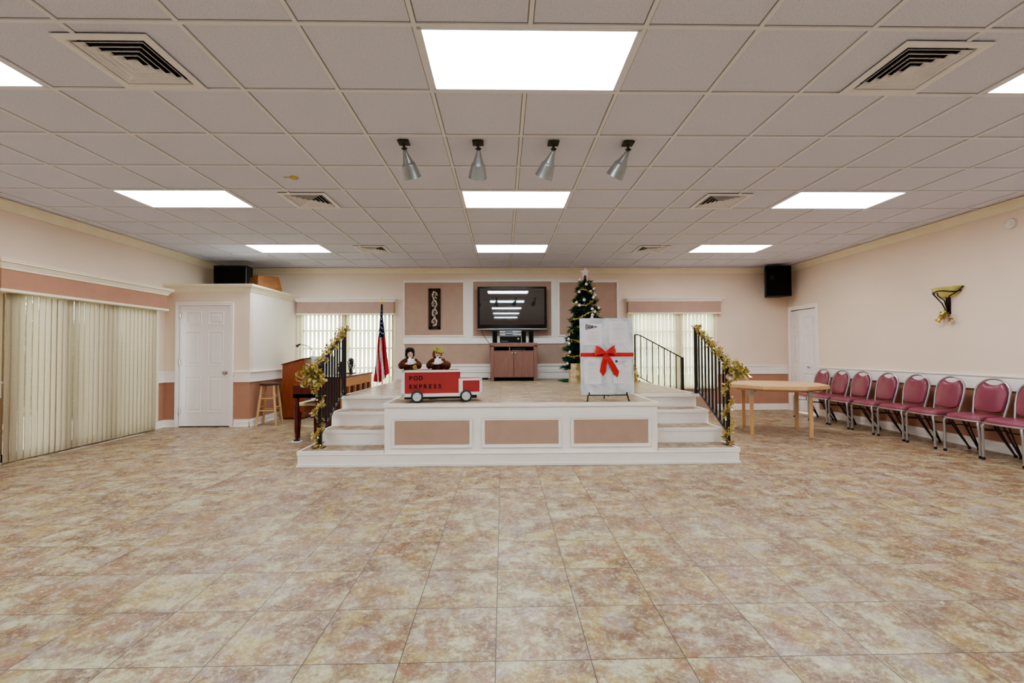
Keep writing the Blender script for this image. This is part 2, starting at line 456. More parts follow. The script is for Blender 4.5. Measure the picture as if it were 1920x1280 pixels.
wall('wall_rear', [(0, XL-T, YR-T, 0, XR+T, YR, HZ)])
# closet block in the far left corner
CXE, CYF, CTOP = -4.19, 7.61, 2.25
wall('wall_closet', [
    (1, XL, CYF, 0, -5.36, CYF+.1, RZ0), (0, XL, CYF, RZ0, -5.36, CYF+.1, CTOP),
    (0, -5.36, CYF, 2.03, -4.48, CYF+.1, CTOP),
    (1, -4.48, CYF, 0, CXE, CYF+.1, RZ0), (0, -4.48, CYF, RZ0, CXE, CYF+.1, CTOP),
    (1, CXE-.1, CYF+.1, 0, CXE, YB, RZ0), (2, CXE-.1, CYF+.1, RZ0, CXE, YB, CTOP)], ('wallpaper_beige', 'terracotta_paint', 'wallpaper_cream'))

def crown(name, p0, p1, nrm, z1, h=0.105, d=0.09, mat='trim_cream', ext=0.0):
    """moulding run p0->p1 along a wall, profile stepping out along nrm towards its top z1"""
    b = MB(); p0 = Vector((*p0, 0)); p1 = Vector((*p1, 0)); dr = (p1-p0).normalized(); n = Vector((*nrm, 0))
    prof = [(0, -h), (0.012, -h), (0.016, -h+0.012), (0.03, -h*0.72), (d*0.55, -h*0.38), (d*0.8, -h*0.2), (d*0.86, -0.018), (d, -0.014), (d, 0), (0, 0)]
    L = (p1-p0).length
    b.prism(prof, 0, L, lambda u, v, w: p0+n*u+dr*w+Vector((0, 0, z1+v)))
    return struct(b.build(name, mat))
crown('trim_crown_left', (XL, YR), (XL, YB), (1, 0), CEIL)
crown('trim_crown_right', (XR, YR), (XR, YB), (-1, 0), CEIL)
crown('trim_crown_back', (XL, YB), (XR, YB), (0, -1), CEIL, mat='trim_cream')
# closet crown: a hipped cap
b = MB()
prof = [(0, -.115), (.012, -.1), (.02, -.08), (.045, -.045), (.07, -.02), (.075, 0), (.075, .012)]
zc = 2.355
pv = None
for (u, v) in prof:
    ring = [b.bm.verts.new(p) for p in ((XL, CYF-u, zc+v-.012), (CXE+u, CYF-u, zc+v-.012), (CXE+u, YB, zc+v-.012))]
    if pv:
        for k in range(2): b._f([pv[k], pv[k+1], ring[k+1], ring[k]])
    pv = ring
b.quad((XL, CYF-.075, zc), (CXE+.075, CYF-.075, zc), (CXE+.075, YB, zc), (XL, YB, zc))
struct(b.build('trim_closet_crown', 'trim_cream'))

# chair rails and baseboards
def rail_box(b, x0, y0, x1, y1, n):
    """band from (x0,y0) to (x1,y1) standing out along n"""
    nx, ny = n
    def bx(d, z0, z1): b.box(min(x0, x1+nx*d) if nx else min(x0, x1), min(y0, y1+ny*d) if ny else min(y0, y1), z0, max(x0, x1+nx*d) if nx else max(x0, x1), max(y0, y1+ny*d) if ny else max(y0, y1), z1)
    return bx
def rail(name, x0, y0, x1, y1, n):
    b = MB(); bx = rail_box(b, x0, y0, x1, y1, n); bx(.014, RZ0, RZ1-.02); bx(.028, RZ1-.022, RZ1); bx(.02, RZ0, RZ0+.014)
    return struct(b.build(name, 'trim_paint', bevel=.003))
def base(name, x0, y0, x1, y1, n, h=.125):
    b = MB(); bx = rail_box(b, x0, y0, x1, y1, n); bx(.014, 0, h); bx(.02, 0, h-.03); bx(.03, 0, .02)
    return struct(b.build(name, 'trim_paint', bevel=.003))
for nm, f in (('trim_chair_rail_left', rail), ('baseboard_left', base)):
    f(nm, XL, YR, XL, LY0-.01, (1, 0)); f(nm, XL, LY1+.03, XL, CYF, (1, 0))
for nm, f in (('trim_chair_rail_right', rail), ('baseboard_right', base)): f(nm, XR, YR, XR, DY0-.07, (-1, 0))
for nm, f in (('trim_chair_rail_closet', rail), ('baseboard_closet', base)):
    f(nm, XL, CYF, -5.40, CYF, (0, -1)); f(nm, -4.44, CYF, CXE, CYF, (0, -1)); f(nm, CXE, CYF-.014, CXE, YB, (1, 0))
for nm, f in (('trim_chair_rail_back', rail), ('baseboard_back', base)):
    f(nm, WR[1]+.03, YB, XR, YB, (0, -1))
    f(nm, WL[0]-.07, YB, WL[0]-.02, YB, (0, -1))
b = MB(); bx = rail_box(b, WL[1]+.03, YB, -2.03, YB, (0, -1)); bx(.014, RZ0-.07, .895); bx(.024, .88, .895)
struct(b.build('trim_chair_rail_back', 'trim_paint', bevel=.003))
b = MB(); b.box(XL, LY1+.0, 0.13, XL+.025, LY1+.09, 1.9); struct(b.build('trim_sliding_door', 'trim_cream', bevel=.004))

# ------------------------------------------------------------------ stage backdrop: panels and mouldings on the back wall
b = MB()
b.mi = 0
y = YB
b.box(-2.03, y-.008, ST, 2.40, y, 2.70)
b.mi = 1
PAN = [(-2.0, -0.81), (-.605, .995), (1.165, 2.345)]
for k, (x0, x1) in enumerate(PAN):
    z0, z1 = (1.56, 2.635) if k != 1 else (1.54, 2.655)
    b.box(x0, y-.010, z0, x1, y-.007, z1)
b.box(-2.0, y-.010, .966, 2.37, y-.007, 1.379)
struct(b.build('wall_stage_backdrop', ['trim_paint_warm' if 'trim_paint_warm' in M else 'wallpaper_cream', 'tan_panel']))
b = MB()
def frame(b, x0, x1, z0, z1, wd, y0, d, inner=True):
    for (a0, a1, c0, c1) in ((x0-wd, x1+wd, z1, z1+wd), (x0-wd, x1+wd, z0-wd, z0), (x0-wd, x0, z0, z1), (x1, x1+wd, z0, z1)):
        b.box(a0, y0-d, c0, a1, y0, c1)
for k, (x0, x1) in enumerate(PAN):
    z0, z1 = (1.56, 2.635) if k != 1 else (1.54, 2.655)
    frame(b, x0, x1, z0, z1, .028, y-.008, .02)
struct(b.build('trim_panel_frames', 'trim_paint', bevel=.006))
b = MB()
b.box(-2.03, y-.03, 1.38, 2.40, y-.008, 1.425); b.box(-2.03, y-.02, 1.425, 2.40, y-.008, 1.50)
b.box(-2.03, y-.035, .925, 2.40, y-.008, .966); b.box(-2.03, y-.02, .84, 2.40, y-.008, .925)
b.box(-2.03, y-.028, ST, 2.40, y-.008, .80); b.box(-2.03, y-.04, .80, 2.40, y-.008, .822)
struct(b.build('trim_stage_rails', 'trim_paint', bevel=.004))

# ------------------------------------------------------------------ valances (boxed pelmets)
def valance_back(name, label, X0, X1, mat):
    t = thing(name, label, 'valance', ((X0+X1)/2, YB, 0))
    h = (X1-X0)/2; yf = -.11
    b = MB(); b.box(-h, yf, 2.0, h, 0, 2.235); b.build('valance_board', mat, t)
    b = MB()
    prof = [(0, 0), (.008, 0), (.012, .012), (.04, .05), (.055, .055), (.055, .068), (0, .068)]
    # hipped moulding: front and two returns
    rings = []
    for (u, v) in prof:
        rings.append([b.bm.verts.new(p) for p in ((-h-u, 0, 2.232+v), (-h-u, yf-u, 2.232+v), (h+u, yf-u, 2.232+v), (h+u, 0, 2.232+v))])
    for a, c in zip(rings, rings[1:]):
        for k in range(3): b._f([a[k], a[k+1], c[k+1], c[k]])
    b._f(rings[-1])
    b.build('cornice', 'trim_paint', t)
    b = MB(); b.box(-h-.012, yf-.012, 1.978, h+.012, 0, 2.002); b.build('bottom_trim', 'trim_paint', t, bevel=.003)
    return t
valance_back('window_valance', 'tan boxed valance with white cornice over the back window behind the flag', -4.14, -2.20, 'tan_panel')
valance_back('window_valance', 'tan boxed valance with white cornice over the back window right of the tree', 2.56, 4.465, 'tan_panel')
t = thing('window_valance', 'long terracotta boxed valance with cream cornice over the sliding door', 'valance', (XL, 6.17, 0))
h = 1.205; xf = .2
b = MB(); b.box(0, -h, 1.925, xf, h, 2.15); b.build('valance_board', 'terracotta_paint', t)
b = MB(); rings = []
for (u, v) in [(0, 0), (.01, 0), (.014, .02), (.045, .065), (.062, .07), (.062, .09), (.072, .092), (.072, .105), (0, .105)]:
    rings.append([b.bm.verts.new(p) for p in ((0, -h-u, 2.14+v), (xf+u, -h-u, 2.14+v), (xf+u, h+u, 2.14+v), (0, h+u, 2.14+v))])
for a, c in zip(rings, rings[1:]):
    for k in range(3): b._f([a[k], a[k+1], c[k+1], c[k]])
b._f(rings[-1]); b.build('cornice', 'trim_cream', t)
b = MB(); b.box(0, -h-.015, 1.895, xf+.018, h+.015, 1.926); b.build('bottom_trim', 'trim_cream', t, bevel=.004)

# ------------------------------------------------------------------ windows
def window_back(n, X0, X1, mull, bars):
    t = struct(thing('window_%d' % n, None, None, ((X0+X1)/2, YB, 0)))
    h = (X1-X0)/2; cx = (X0+X1)/2
    b = MB(); f = .05
    b.box(-h, .04, WZ0, -h+f, .1, WZ1); b.box(h-f, .04, WZ0, h, .1, WZ1); b.box(-h, .04, WZ1-f, h, .1, WZ1); b.box(-h, .04, WZ0, h, .1, WZ0+f)
    b.box(mull-cx-.08, .04, WZ0, mull-cx+.08, .1, WZ1)
    for z in bars: b.box(-h, .05, z-.014, h, .08, z+.014)
    struct(b.build('window_frame', 'window_frame_pale', t))
    b = MB(); b.box(-h-.02, -.03, WZ0-.03, h+.02, .04, WZ0); struct(b.build('window_sill', 'trim_paint', t, bevel=.004))
    b = MB(); b.box(-h+f, .068, WZ0+f, h-f, .072, WZ1-f); struct(b.build('pane', 'pane_glass', t))
    b = MB(); b.box(-h-.05, -.012, WZ0, -h, 0, WZ1); b.box(h, -.012, WZ0, h+.05, 0, WZ1); struct(b.build('window_casing', 'trim_cream', t, bevel=.003))
window_back(1, WL[0], WL[1], -3.22, (1.66, 1.30, .90))
window_back(2, WR[0], WR[1], 3.62, (1.62, 1.28, .885))
# sliding glass door in the left wall
t = struct(thing('door_3', None, None, (XL-.05, (LY0+LY1)/2, 0)))
h = (LY1-LY0)/2; b = MB()
yc = (LY0+LY1)/2
for (y0, y1) in ((LY0, LY0+.07), (5.755, 5.905), (6.33, 6.46), (LY1-.07, LY1)):
    b.box(-.05, y0-yc, 0, .0, y1-yc, LZ)
b.box(-.05, -h, LZ-.07, 0, h, LZ); b.box(-.05, -h, 0, 0, h, .09)
struct(b.build('door_frame', 'window_frame_paint', t))
b = MB(); b.box(-.03, -h+.07, .09, -.026, h-.07, LZ-.07); struct(b.build('pane', 'pane_glass', t))

# ------------------------------------------------------------------ vertical blinds
def blind(label, origin, along, normal, length, z0, z1, pitch, ang, mat, wid=.089, jitter=0.03, ang2=None):
    t = thing('vertical_blind', label, 'blind', origin)
    along = Vector((*along, 0)); normal = Vector((*normal, 0))
    b = MB(); e = along*length; n = normal*.02
    x0, x1 = sorted((-n.x if n.x else 0, e.x+n.x)); y0, y1 = sorted((-n.y if n.y else 0, e.y+n.y))
    b.box(x0, y0, z1, x1, y1, z1+.035); b.build('head_rail', 'trim_cream', t)
    me = None; k = 0; s = pitch*.5
    r = random.Random(int(length*1000))
    while s < length:
        a = ang+((ang2 if ang2 is not None else ang)-ang)*s/length+r.uniform(-jitter, jitter)
        if me is None:
            b = MB(); nn = 5
            P = [(wid*(q/(nn-1)-.5), .006*math.cos(PI*(q/(nn-1)-.5))) for q in range(nn)]
            lo = [b.bm.verts.new((u, v, 0)) for u, v in P]; hi = [b.bm.verts.new((u, v, z1-z0)) for u, v in P]
            for q in range(nn-1): b._f([lo[q], lo[q+1], hi[q+1], hi[q]])
            o = b.build('slat', mat, t, smooth=True); me = o.data
        else:
            o = bpy.data.objects.new('slat', me); col.objects.link(o); o.parent = t
        p = along*s; o.location = (p.x, p.y, z0)
        o.rotation_euler = (0, 0, math.atan2(along.y, along.x)+a)
        s += pitch; k += 1
    return t
blind('cream vertical blind on the back window behind the flag, slats open wide', (WL[0]+.02, YB-.05, 0), (1, 0), (0, -1), WL[1]-WL[0]-.03, .44, 1.985, .0835, -35*D2R, 'blind_vinyl')
blind('cream vertical blind on the back window right of the tree, slats nearly shut', (WR[0], YB-.05, 0), (1, 0), (0, -1), WR[1]-WR[0]+.0, .44, 1.985, .0785, 19*D2R, 'blind_vinyl', jitter=.09)
blind('tall tan fabric vertical blind across the sliding door at left', (XL+.10, 5.10, 0), (0, 1), (1, 0), 2.19, .025, 1.915, .073, 12*D2R, 'blind_fabric', jitter=.06, ang2=3*D2R)
b = MB(); b.tube([(0, 0, .15), (0, 0, 1.9)], .006, 6); o = b.build('blind_wand', 'smoke_white', None, smooth=True); o.location = (XL+.16, 6.14, 0)
tag(o, 'thin pale wand hanging down mid way along the tan sliding door blind', 'wand')

# ------------------------------------------------------------------ outside
b = MB(); b.box(-16, -8, -.12, XL-T-.01, 18, -.04); struct(b.build('ground_outside', 'pavement'))
b = MB(); b.box(-16, YB+T+.01, -.16, 14, 24, -.05); struct(b.build('ground_lawn', 'lawn'))
def hedge(label, c, s, n, seed):
    r = random.Random(seed); t = thing('hedge', label, 'hedge', (c[0], c[1], -.06))
    b = MB(); b.ball((0, 0, s[2]*.5), 1, 12, 8, (s[0]*.8, s[1]*.8, s[2]*.5)); b.build('stems', 'foliage_green', t)
    b = MB()
    for k in range(n):
        a, ph = r.uniform(0, 2*PI), r.uniform(-1, 1); q = r.uniform(.8, 1.05)
        p = Vector((s[0]*q*math.sqrt(1-ph*ph)*math.cos(a), s[1]*q*math.sqrt(1-ph*ph)*math.sin(a), max(.02, s[2]*.5*(1+ph*q))))
        u = Vector((r.uniform(-1, 1), r.uniform(-1, 1), r.uniform(-1, 1))).normalized(); v = u.orthogonal().normalized()
        L, W = r.uniform(.08, .16), r.uniform(.04, .07); b.mi = r.randrange(2)
        b.quad(p-u*L/2, p+v*W/2, p+u*L/2, p-v*W/2)
    b.build('leaves', ['hedge_leaf', 'hedge_leaf_light'], t)
hedge('leafy green bush outside the sliding door, near end', (-7.7, 6.6, 0), (.8, 1.1, 2.5), 2600, 1)
hedge('leafy green bush outside the sliding door, far end', (-8.6, 9.3, 0), (.9, 1.3, 1.9), 2200, 2)

# ------------------------------------------------------------------ panelled doors
def panel_leaf(W, H, th, panels, name, mat, parent, loc=None, rz=0):
    """door leaf in the xz plane, x 0..W, front face at y=0 looking to -y; panels are (x0,x1,z0,z1)"""
    b = MB(); b.box(0, 0, 0, W, th, H)
    for (x0, x1, z0, z1) in panels:
        g = .016
        # sunk groove made of a sloping ring and a raised field
        R = [(x0, x1, z0, z1, 0.0), (x0+.004, x1-.004, z0+.004, z1-.004, -.009), (x0+.012, x1-.012, z0+.012, z1-.012, -.009),
             (x0+.02, x1-.02, z0+.02, z1-.02, -.0005), (x0+.035, x1-.035, z0+.035, z1-.035, -.0005), (x0+.055, x1-.055, z0+.055, z1-.055, -.007)]
        if x1-x0 < .13: R = R[:4]+[(x0+.028, x1-.028, z0+.028, z1-.028, -.006)]
        pv = None
        for (a0, a1, c0, c1, yy) in R:
            ring = [b.bm.verts.new(p) for p in ((a0, yy, c0), (a1, yy, c0), (a1, yy, c1), (a0, yy, c1))]
            if pv:
                for k in range(4): b._f([pv[k], pv[(k+1) % 4], ring[(k+1) % 4], ring[k]])
            pv = ring
        b._f(pv)
    o = b.build(name, mat, parent)
    if loc: o.location = loc
    o.rotation_euler = (0, 0, rz); return o
t = struct(thing('door_1', None, None, (-5.335, CYF, 0)))
W = .82
pans = []
for x0, x1 in ((.10, .355), (.465, .72)):
    pans += [(x0, x1, 1.67, 1.88), (x0, x1, .99, 1.56), (x0, x1, .22, .82)]
lf = panel_leaf(W, 1.985, .035, pans, 'door_leaf', 'door_paint', t, loc=(0, .0, .018))
b = MB(); X = R3('X', PI/2); b.lathe([(.001, 0), (.03, .0), (.03, .006), (.012, .01), (.01, .03), (.022, .038), (.028, .052), (.024, .066), (.001, .071)], 18, TR(.755, 0, .895) @ X)
struct(b.build('door_handle', 'nickel', t, smooth=True))
for z in (.22, 1.02, 1.80):
    b = MB(); b.box(-.006, -.010, z, .02, .0, z+.09); b.tube([(-.002, -.01, z-.004), (-.002, -.01, z+.094)], .006, 8); struct(b.build('hinge', 'nickel', t))
b = MB()
b.box(-.06, -.018, 0, -.008, .05, 2.006); b.box(W+.008, -.018, 0, W+.06, .05, 2.006); b.box(-.06, -.018, 2.006, W+.06, .05, 2.056)
b.box(-.062, -.024, 0, -.046, -.001, 2.043); b.box(W+.046, -.024, 0, W+.062, -.001, 2.043); b.box(-.062, -.024, 2.043, W+.062, -.001, 2.06)
struct(b.build('door_frame', 'trim_paint', t, bevel=.003))
# bifold on the right wall
t = struct(thing('door_2', None, None, (XR, DY1, 0)))
def leafat(p, q, pans, nm):
    a = Vector((*p, 0)); c = Vector((*q, 0)); d = c-a
    return panel_leaf(d.length, 1.98, .03, pans, nm, 'door_paint', t, loc=(a.x, a.y, .02), rz=math.atan2(d.y, d.x))
pp = [(.07, .29, 1.64, 1.86), (.07, .29, .96, 1.5), (.07, .29, .2, .76)]
# leaves run away from the corner; their faces look into the room (-x)
leafat((-.028, -.012), (-.085, -.36), pp, 'door_leaf')
lf2 = leafat((-.085, -.365), (.035, -.71), pp, 'door_leaf')
b = MB(); b.lathe([(.001, 0), (.008, 0), (.008, .012), (.017, .018), (.017, .026), (.001, .032)], 14, TR(-.035, -.56, .90) @ R3('Z', -18*D2R) @ R3('Y', -PI/2)); struct(b.build('door_handle', 'nickel', t, smooth=True))
b = MB()
L0, L1 = -(DY1-DY0), 0
b.box(-.02, L1, 0, .1, L1+.07, 2.03); b.box(-.02, L0-.07, 0, .1, L0, 2.03); b.box(-.02, L0-.07, 2.03, .1, L1+.07, 2.1)
b.box(-.028, L1+.055, 0, -.001, L1+.075, 2.09); b.box(-.028, L0-.075, 0, -.001, L0-.055, 2.09); b.box(-.028, L0-.075, 2.09, -.001, L1+.075, 2.11)
struct(b.build('door_frame', 'trim_paint', t, bevel=.003))

# ------------------------------------------------------------------ ceiling light panels
names = {(-7, 0): ('front row at the left edge, cut by the photo edge', 'cool'), (-1, 0): ('largest in the photo, nearest and in the middle, cool white', 'cool'), (5, 0): ('front row at the right edge, cut by the photo edge', 'cool'),
         (-7, 4): ('second row at left, pinkish', 'warm'), (-1, 4): ('second row in the middle, behind the spotlights', 'warm'), (5, 4): ('second row at right, pinkish', 'warm'),
         (-7, 8): ('farthest row at left', 'neutral'), (-1, 8): ('farthest row in the middle, above the television', 'cool'), (5, 8): ('farthest row at right', 'warm')}
proto = {}
for (i, j) in lights:
    cx, cy = GX(i+1), GY(j)+CT/2
    nm, tone = names.get((i, j), ('of the rows behind the camera', 'neutral'))
    lab = 'fluorescent ceiling light panel, '+nm
    if tone in proto:
        r = dup(proto[tone], (cx, cy, CEIL), label=lab)
    else:
        r = thing('ceiling_light', lab, 'ceiling light', (cx, cy, CEIL))
        hx, hy = CT-w, CT/2-w
        b = MB(); f = .022
        b.box(-hx, -hy, -.001, -hx+f, hy, .03); b.box(hx-f, -hy, -.001, hx, hy, .03); b.box(-hx, -hy, -.001, hx, -hy+f, .03); b.box(-hx, hy-f, -.001, hx, hy, .03)
        b.build('frame', 'ceiling_bar', r)
        b = MB(); b.box(-hx+f, -hy+f, .008, hx-f, hy-f, .02); b.build('diffuser', 'diffuser_'+tone, r)
        proto[tone] = r
    r['group'] = 'ceiling light panels' if j < 0 else 'ceiling light panels in view'
    if j < 0: r['label'] = 'fluorescent ceiling light panel of the rows behind the camera'; r['group'] = 'ceiling lights behind the camera'

# ------------------------------------------------------------------ ceiling vents
vn = {(-5, 0): 'largest at the left near the photo corner', (3, 0): 'largest at the right near the photo corner', (-5, 4): 'second from the front on the left side', (3, 4): 'second from the front on the right side',
      (-5, 8): 'smallest and farthest on the left side', (3, 8): 'smallest and farthest on the right side'}
vp = None
for (i, j) in vents:
    cx, cy, h = vent_rect(i, j); lab = 'square cream ceiling air vent with dark slots, '+vn[(i, j)]
    if vp: dup(vp, (cx, cy, CEIL), label=lab); continue
    vp = thing('ceiling_vent', lab, 'vent', (cx, cy, CEIL), group='square ceiling air vents')
    b = MB(); a = .205
    pv = None
    for (q, z) in ((h, .0), (h, -.006), (a+.01, -.010), (a, -.004), (a-.004, .03)):
        ring = [b.bm.verts.new((sx*q, sy*q, z)) for sx, sy in ((-1, -1), (1, -1), (1, 1), (-1, 1))]
        if pv:
            for k in range(4): b._f([pv[k], pv[(k+1) % 4], ring[(k+1) % 4], ring[k]])
        pv = ring
    b.build('frame', 'vent_white', vp)
    for k in range(5):
        q0 = a-.014-k*.038
        b = MB(); pv = None
        for (q, z) in ((q0, -.006), (q0-.004, -.006), (q0-.030, .020), (q0-.026, .020), (q0, -.006)):
            ring = [b.bm.verts.new((sx*q, sy*q, z)) for sx, sy in ((-1, -1), (1, -1), (1, 1), (-1, 1))]
            if pv:
                for m in range(4): b._f([pv[m], pv[(m+1) % 4], ring[(m+1) % 4], ring[m]])
            pv = ring
        b.build('louvre', 'vent_white', vp)
    b = MB(); b.box(-a, -a, .05, a, a, .055); 
    for (x0, x1, y0, y1) in ((-a-.004, -a, -a, a), (a, a+.004, -a, a), (-a, a, -a-.004, -a), (-a, a, a, a+.004)): b.box(x0, y0, .01, x1, y1, .055)
    b.build('duct', 'vent_dark', vp)

# ------------------------------------------------------------------ stage spotlights
for k, (x, dx, lb) in enumerate(((-.80, .05, 'leftmost'), (-.197, -.02, 'second from left'), (.42, -.10, 'third from left, tilted left'), (1.035, -.12, 'rightmost, tilted left'))):
    t = thing('spotlight', 'grey metal spotlight with flared can, %s of four on the ceiling' % lb, 'spotlight', (x, 3.68, CEIL), group='stage spotlights')
    b = MB(); b.box(-.045, -.045, -.012, .045, .045, -.0005); b.build('mounting_plate', 'dark_bracket', t, bevel=.003)
    b = MB(); b.tube([(0, 0, -.01), (0, .003, -.035), (.006, .012, -.055)], .010, 8); b.ball((.004, .008, -.050), .017, 10, 6); b.tube([(-.02, .008, -.05), (.026, .008, -.05)], .007, 8); b.build('swivel', 'dark_bracket', t, smooth=True)
    d = Vector((dx, .16, -.235)).normalized()
    X = TR(.004, .01, -.058) @ align(d)
    b = MB(); b.lathe([(.009, 0), (.014, .004), (.018, .02), (.042, .098), (.044, .103), (.054, .112), (.057, .12), (.059, .135), (.075, .218), (.077, .224), (.071, .225), (.052, .15), (.001, .14)], 26, X, cap=False)
    b.build('can', 'lamp_grey', t, smooth=True)
    b = MB(); b.lathe([(.001, .175), (.04, .182), (.055, .195), (.058, .20), (.001, .201)], 20, X); b.build('lamp_lens', 'bulb_glass', t, smooth=True)

b = MB(); b.lathe([(.001, -.018), (.03, -.016), (.04, -.008), (.042, .012)], 18); b.box(-.10, -.012, -.004, -.03, .012, .01)
o = b.build('sprinkler_cover', 'yellowed_plastic'); o.location = (GX(-3.59), GY(3.46), CEIL+.0075)
tag(o, 'small yellowed round cover on a ceiling tile left of the spotlights', 'ceiling fitting')
# smoke detector on the right wall
t = thing('smoke_detector', 'round white smoke detector high on the right wall under the crown moulding', 'smoke detector', (XR, 5.115, 2.675))
b = MB(); b.lathe([(.001, 0), (.062, 0), (.062, .022), (.056, .034), (.05, .036), (.048, .032), (.03, .032), (.028, .038), (.001, .04)], 26, R3('Y', -PI/2)); b.build('casing', 'smoke_white', t, smooth=True)
b = MB(); b.lathe([(.001, 0), (.004, 0), (.003, .004), (.001, .004)], 8, TR(-.035, .03, .02) @ R3('Y', -PI/2)); b.build('indicator', 'ink_grey', t)

# ------------------------------------------------------------------ stage
SX0, SX1 = -2.08, 2.526
BX0, BX1 = -1.281, 1.681
t = thing('stage', 'low tiled stage with white front, three tan panels and steps on both sides', 'stage', (0, 0, 0))
NY = .012
def slab(b, x0, y0, x1, y1, zt, front=True, left=False, right=False, h=.036):
    """stage level top: tile skin with a white nosing round its open edges"""
    b.mi = 0; n = .022
    b.box(x0+(n if left else 0), y0+(n if front else 0), zt-.03, x1-(n if right else 0), y1, zt)
    b.mi = 1
    if front: b.box(x0, y0, zt-h, x1, y0+n, zt+.0015)
    if left: b.box(x0, y0+n, zt-h, x0+n, y1, zt+.0015)
    if right: b.box(x1-n, y0+n, zt-h, x1, y1, zt+.0015)
b = MB()
b.mi = 1; b.box(SX0+.015, 5.885, 0, SX1-.015, YB-.045, ST-.03)
slab(b, SX0-.012, 5.87, SX1+.012, YB-.045, ST, front=False, left=True, right=True)
for x0, x1 in ((SX0-.012, BX0-.014), (BX1+.014, SX1+.012)): b.mi = 1; b.box(x0, 5.862, ST-.036, x1, 5.892, ST+.0015)
b.build('platform', ['floor_tile', 'trim_paint'], t)
b = MB(); b.mi = 1; b.box(BX0, 4.945, 0, BX1, 5.885, ST-.03)
slab(b, BX0-.014, 4.925, BX1+.014, 5.869, ST, left=True, right=True)
b.build('front_block', ['floor_tile', 'trim_paint'], t)
b = MB()
b.box(-2.19, 4.905, 0, 2.56, 4.945, .135); b.box(-2.2, 4.893, 0, 2.572, 4.905, .03); b.box(-2.196, 4.897, .125, 2.568, 4.945, .137)
b.box(-2.19, 4.945, 0, -2.08, 5.62, .135); b.box(2.52, 4.945, 0, 2.56, 5.62, .135)
b.build('kickboard', 'trim_paint', t, bevel=.003)
for side in (0, 1):
    xo, xi = (SX0, BX0) if side == 0 else (SX1, BX1)
    for k, (yf, z) in enumerate(((4.9, .166), (5.22, .332), (5.55, .497))):
        b = MB(); x0, x1 = min(xo, xi), max(xo, xi)
        if k == 0: x0, x1 = (x0-.118, x1) if side == 0 else (x0, x1+.044)
        b.mi = 1; zb = 0 if k == 0 else z-.166
        b.box(x0+.004, yf+.012 if k else 4.945, zb, x1-.004, 5.87, z-.03)
        slab(b, x0, yf, x1, 5.87, z, left=(side == 0), right=(side == 1), h=.032 if k else .030)
        b.build('step', ['floor_tile', 'trim_paint'], t)
for (x0, x1) in ((-1.204, -.332), (-.234, .632), (.731, 1.611)):
    b = MB(); b.box(x0+.034, 4.939, .187+.034, x1-.034, 4.9455, .513-.034); p = b.build('panel', 'tan_panel', t)
    b = MB()
    frame(b, x0+.034, x1-.034, .187+.034, .513-.034, .034, 4.9455, .014); frame(b, x0+.014, x1-.014, .187+.014, .513-.014, .014, 4.9455, .021)
    b.build('panel_frame', 'trim_paint', p, bevel=.003)
# side steps at the back right, behind the platform edge
for k in range(3):
    b = MB(); x0 = SX1+.012+k*.3; z = ST-.166*(k+1)
    b.mi = 1; b.box(x0, 8.62, 0, x0+.3, YB-.045, z-.03); slab(b, x0, 8.62, x0+.3, YB-.045, z, right=True); b.build('step', ['floor_tile', 'trim_paint'], t)

# ------------------------------------------------------------------ iron railings
def railing(label, top, bot, nb, post=.036, name='stair_railing'):
    """top=(x,y,zfloor,ztop), bot likewise"""
    t = thing(name, label, 'railing', (bot[0], bot[1], bot[2]))
    O = Vector((bot[0], bot[1], bot[2])); A = Vector(top[:2]); B = Vector(bot[:2])
    for (x, y, z0, z1) in (top, bot):
        b = MB(); h = post/2; b.box(x-O.x-h, y-O.y-h, z0-O.z, x-O.x+h, y-O.y+h, z1-O.z); pst = b.build('post', 'black_iron', t, bevel=.002)
        b = MB(); b.box(x-O.x-.05, y-O.y-.05, z0-O.z, x-O.x+.05, y-O.y+.05, z0-O.z+.006); b.build('foot_plate', 'black_iron', pst)
    def P(f, z): q = A.lerp(B, f); return Vector((q.x-O.x, q.y-O.y, z-O.z))
    return t, P
def bar(b, p, q, wx, wz):
    d = (q-p); L = d.length; X = Matrix.Translation(p) @ align(d); b.box(-wx/2, -wz/2, 0, wx/2, wz/2, L, X)
for sx, side in ((-2.05, 'left'), (2.535, 'right')):
    t, P = railing('black iron stair railing wrapped with gold garland on the %s stage steps' % side, (sx, 5.93, ST, 1.505), (sx+(.02 if sx < 0 else 0), 5.10, .166, 1.07), 8)
    b = MB(); bar(b, P(-.03, 1.527), P(1.04, 1.06), .04, .022); b.build('handrail', 'black_iron', t, bevel=.003)
    b = MB(); bar(b, P(0, .745), P(1, .305), .022, .022); b.build('bottom_rail', 'black_iron', t)
    for k in range(8):
        f = (k+1)/9; b = MB(); zt_ = 1.507+(1.073-1.507)*f; zb_ = .745+(.305-.745)*f
        h = .0085; q = P(f, 0); O = t.location; b.box(q.x-h, q.y-h, zb_-O.z, q.x+h, q.y+h, zt_-O.z); b.build('baluster', 'black_iron', t)
t = thing('side_railing', 'plain thin black iron railing running down at the back right edge of the stage', 'railing', (2.51, 8.6, ST))
b = MB(); b.tube([(0, 0, .87), (.06, 0, .868), (.12, 0, .845), (.90, 0, .425)], .012, 6); b.build('handrail', 'black_iron', t)
b = MB(); b.tube([(.0, 0, .11), (.09, 0, .06), (.90, 0, -.39)], .009, 6); b.build('bottom_rail', 'black_iron', t)
b = MB(); b.box(.875, -.025, -ST, .925, .025, .435); b.build('post', 'black_iron', t, bevel=.002)
b = MB(); b.box(-.012, -.012, 0, .012, .012, .87); b.build('post', 'black_iron', t)
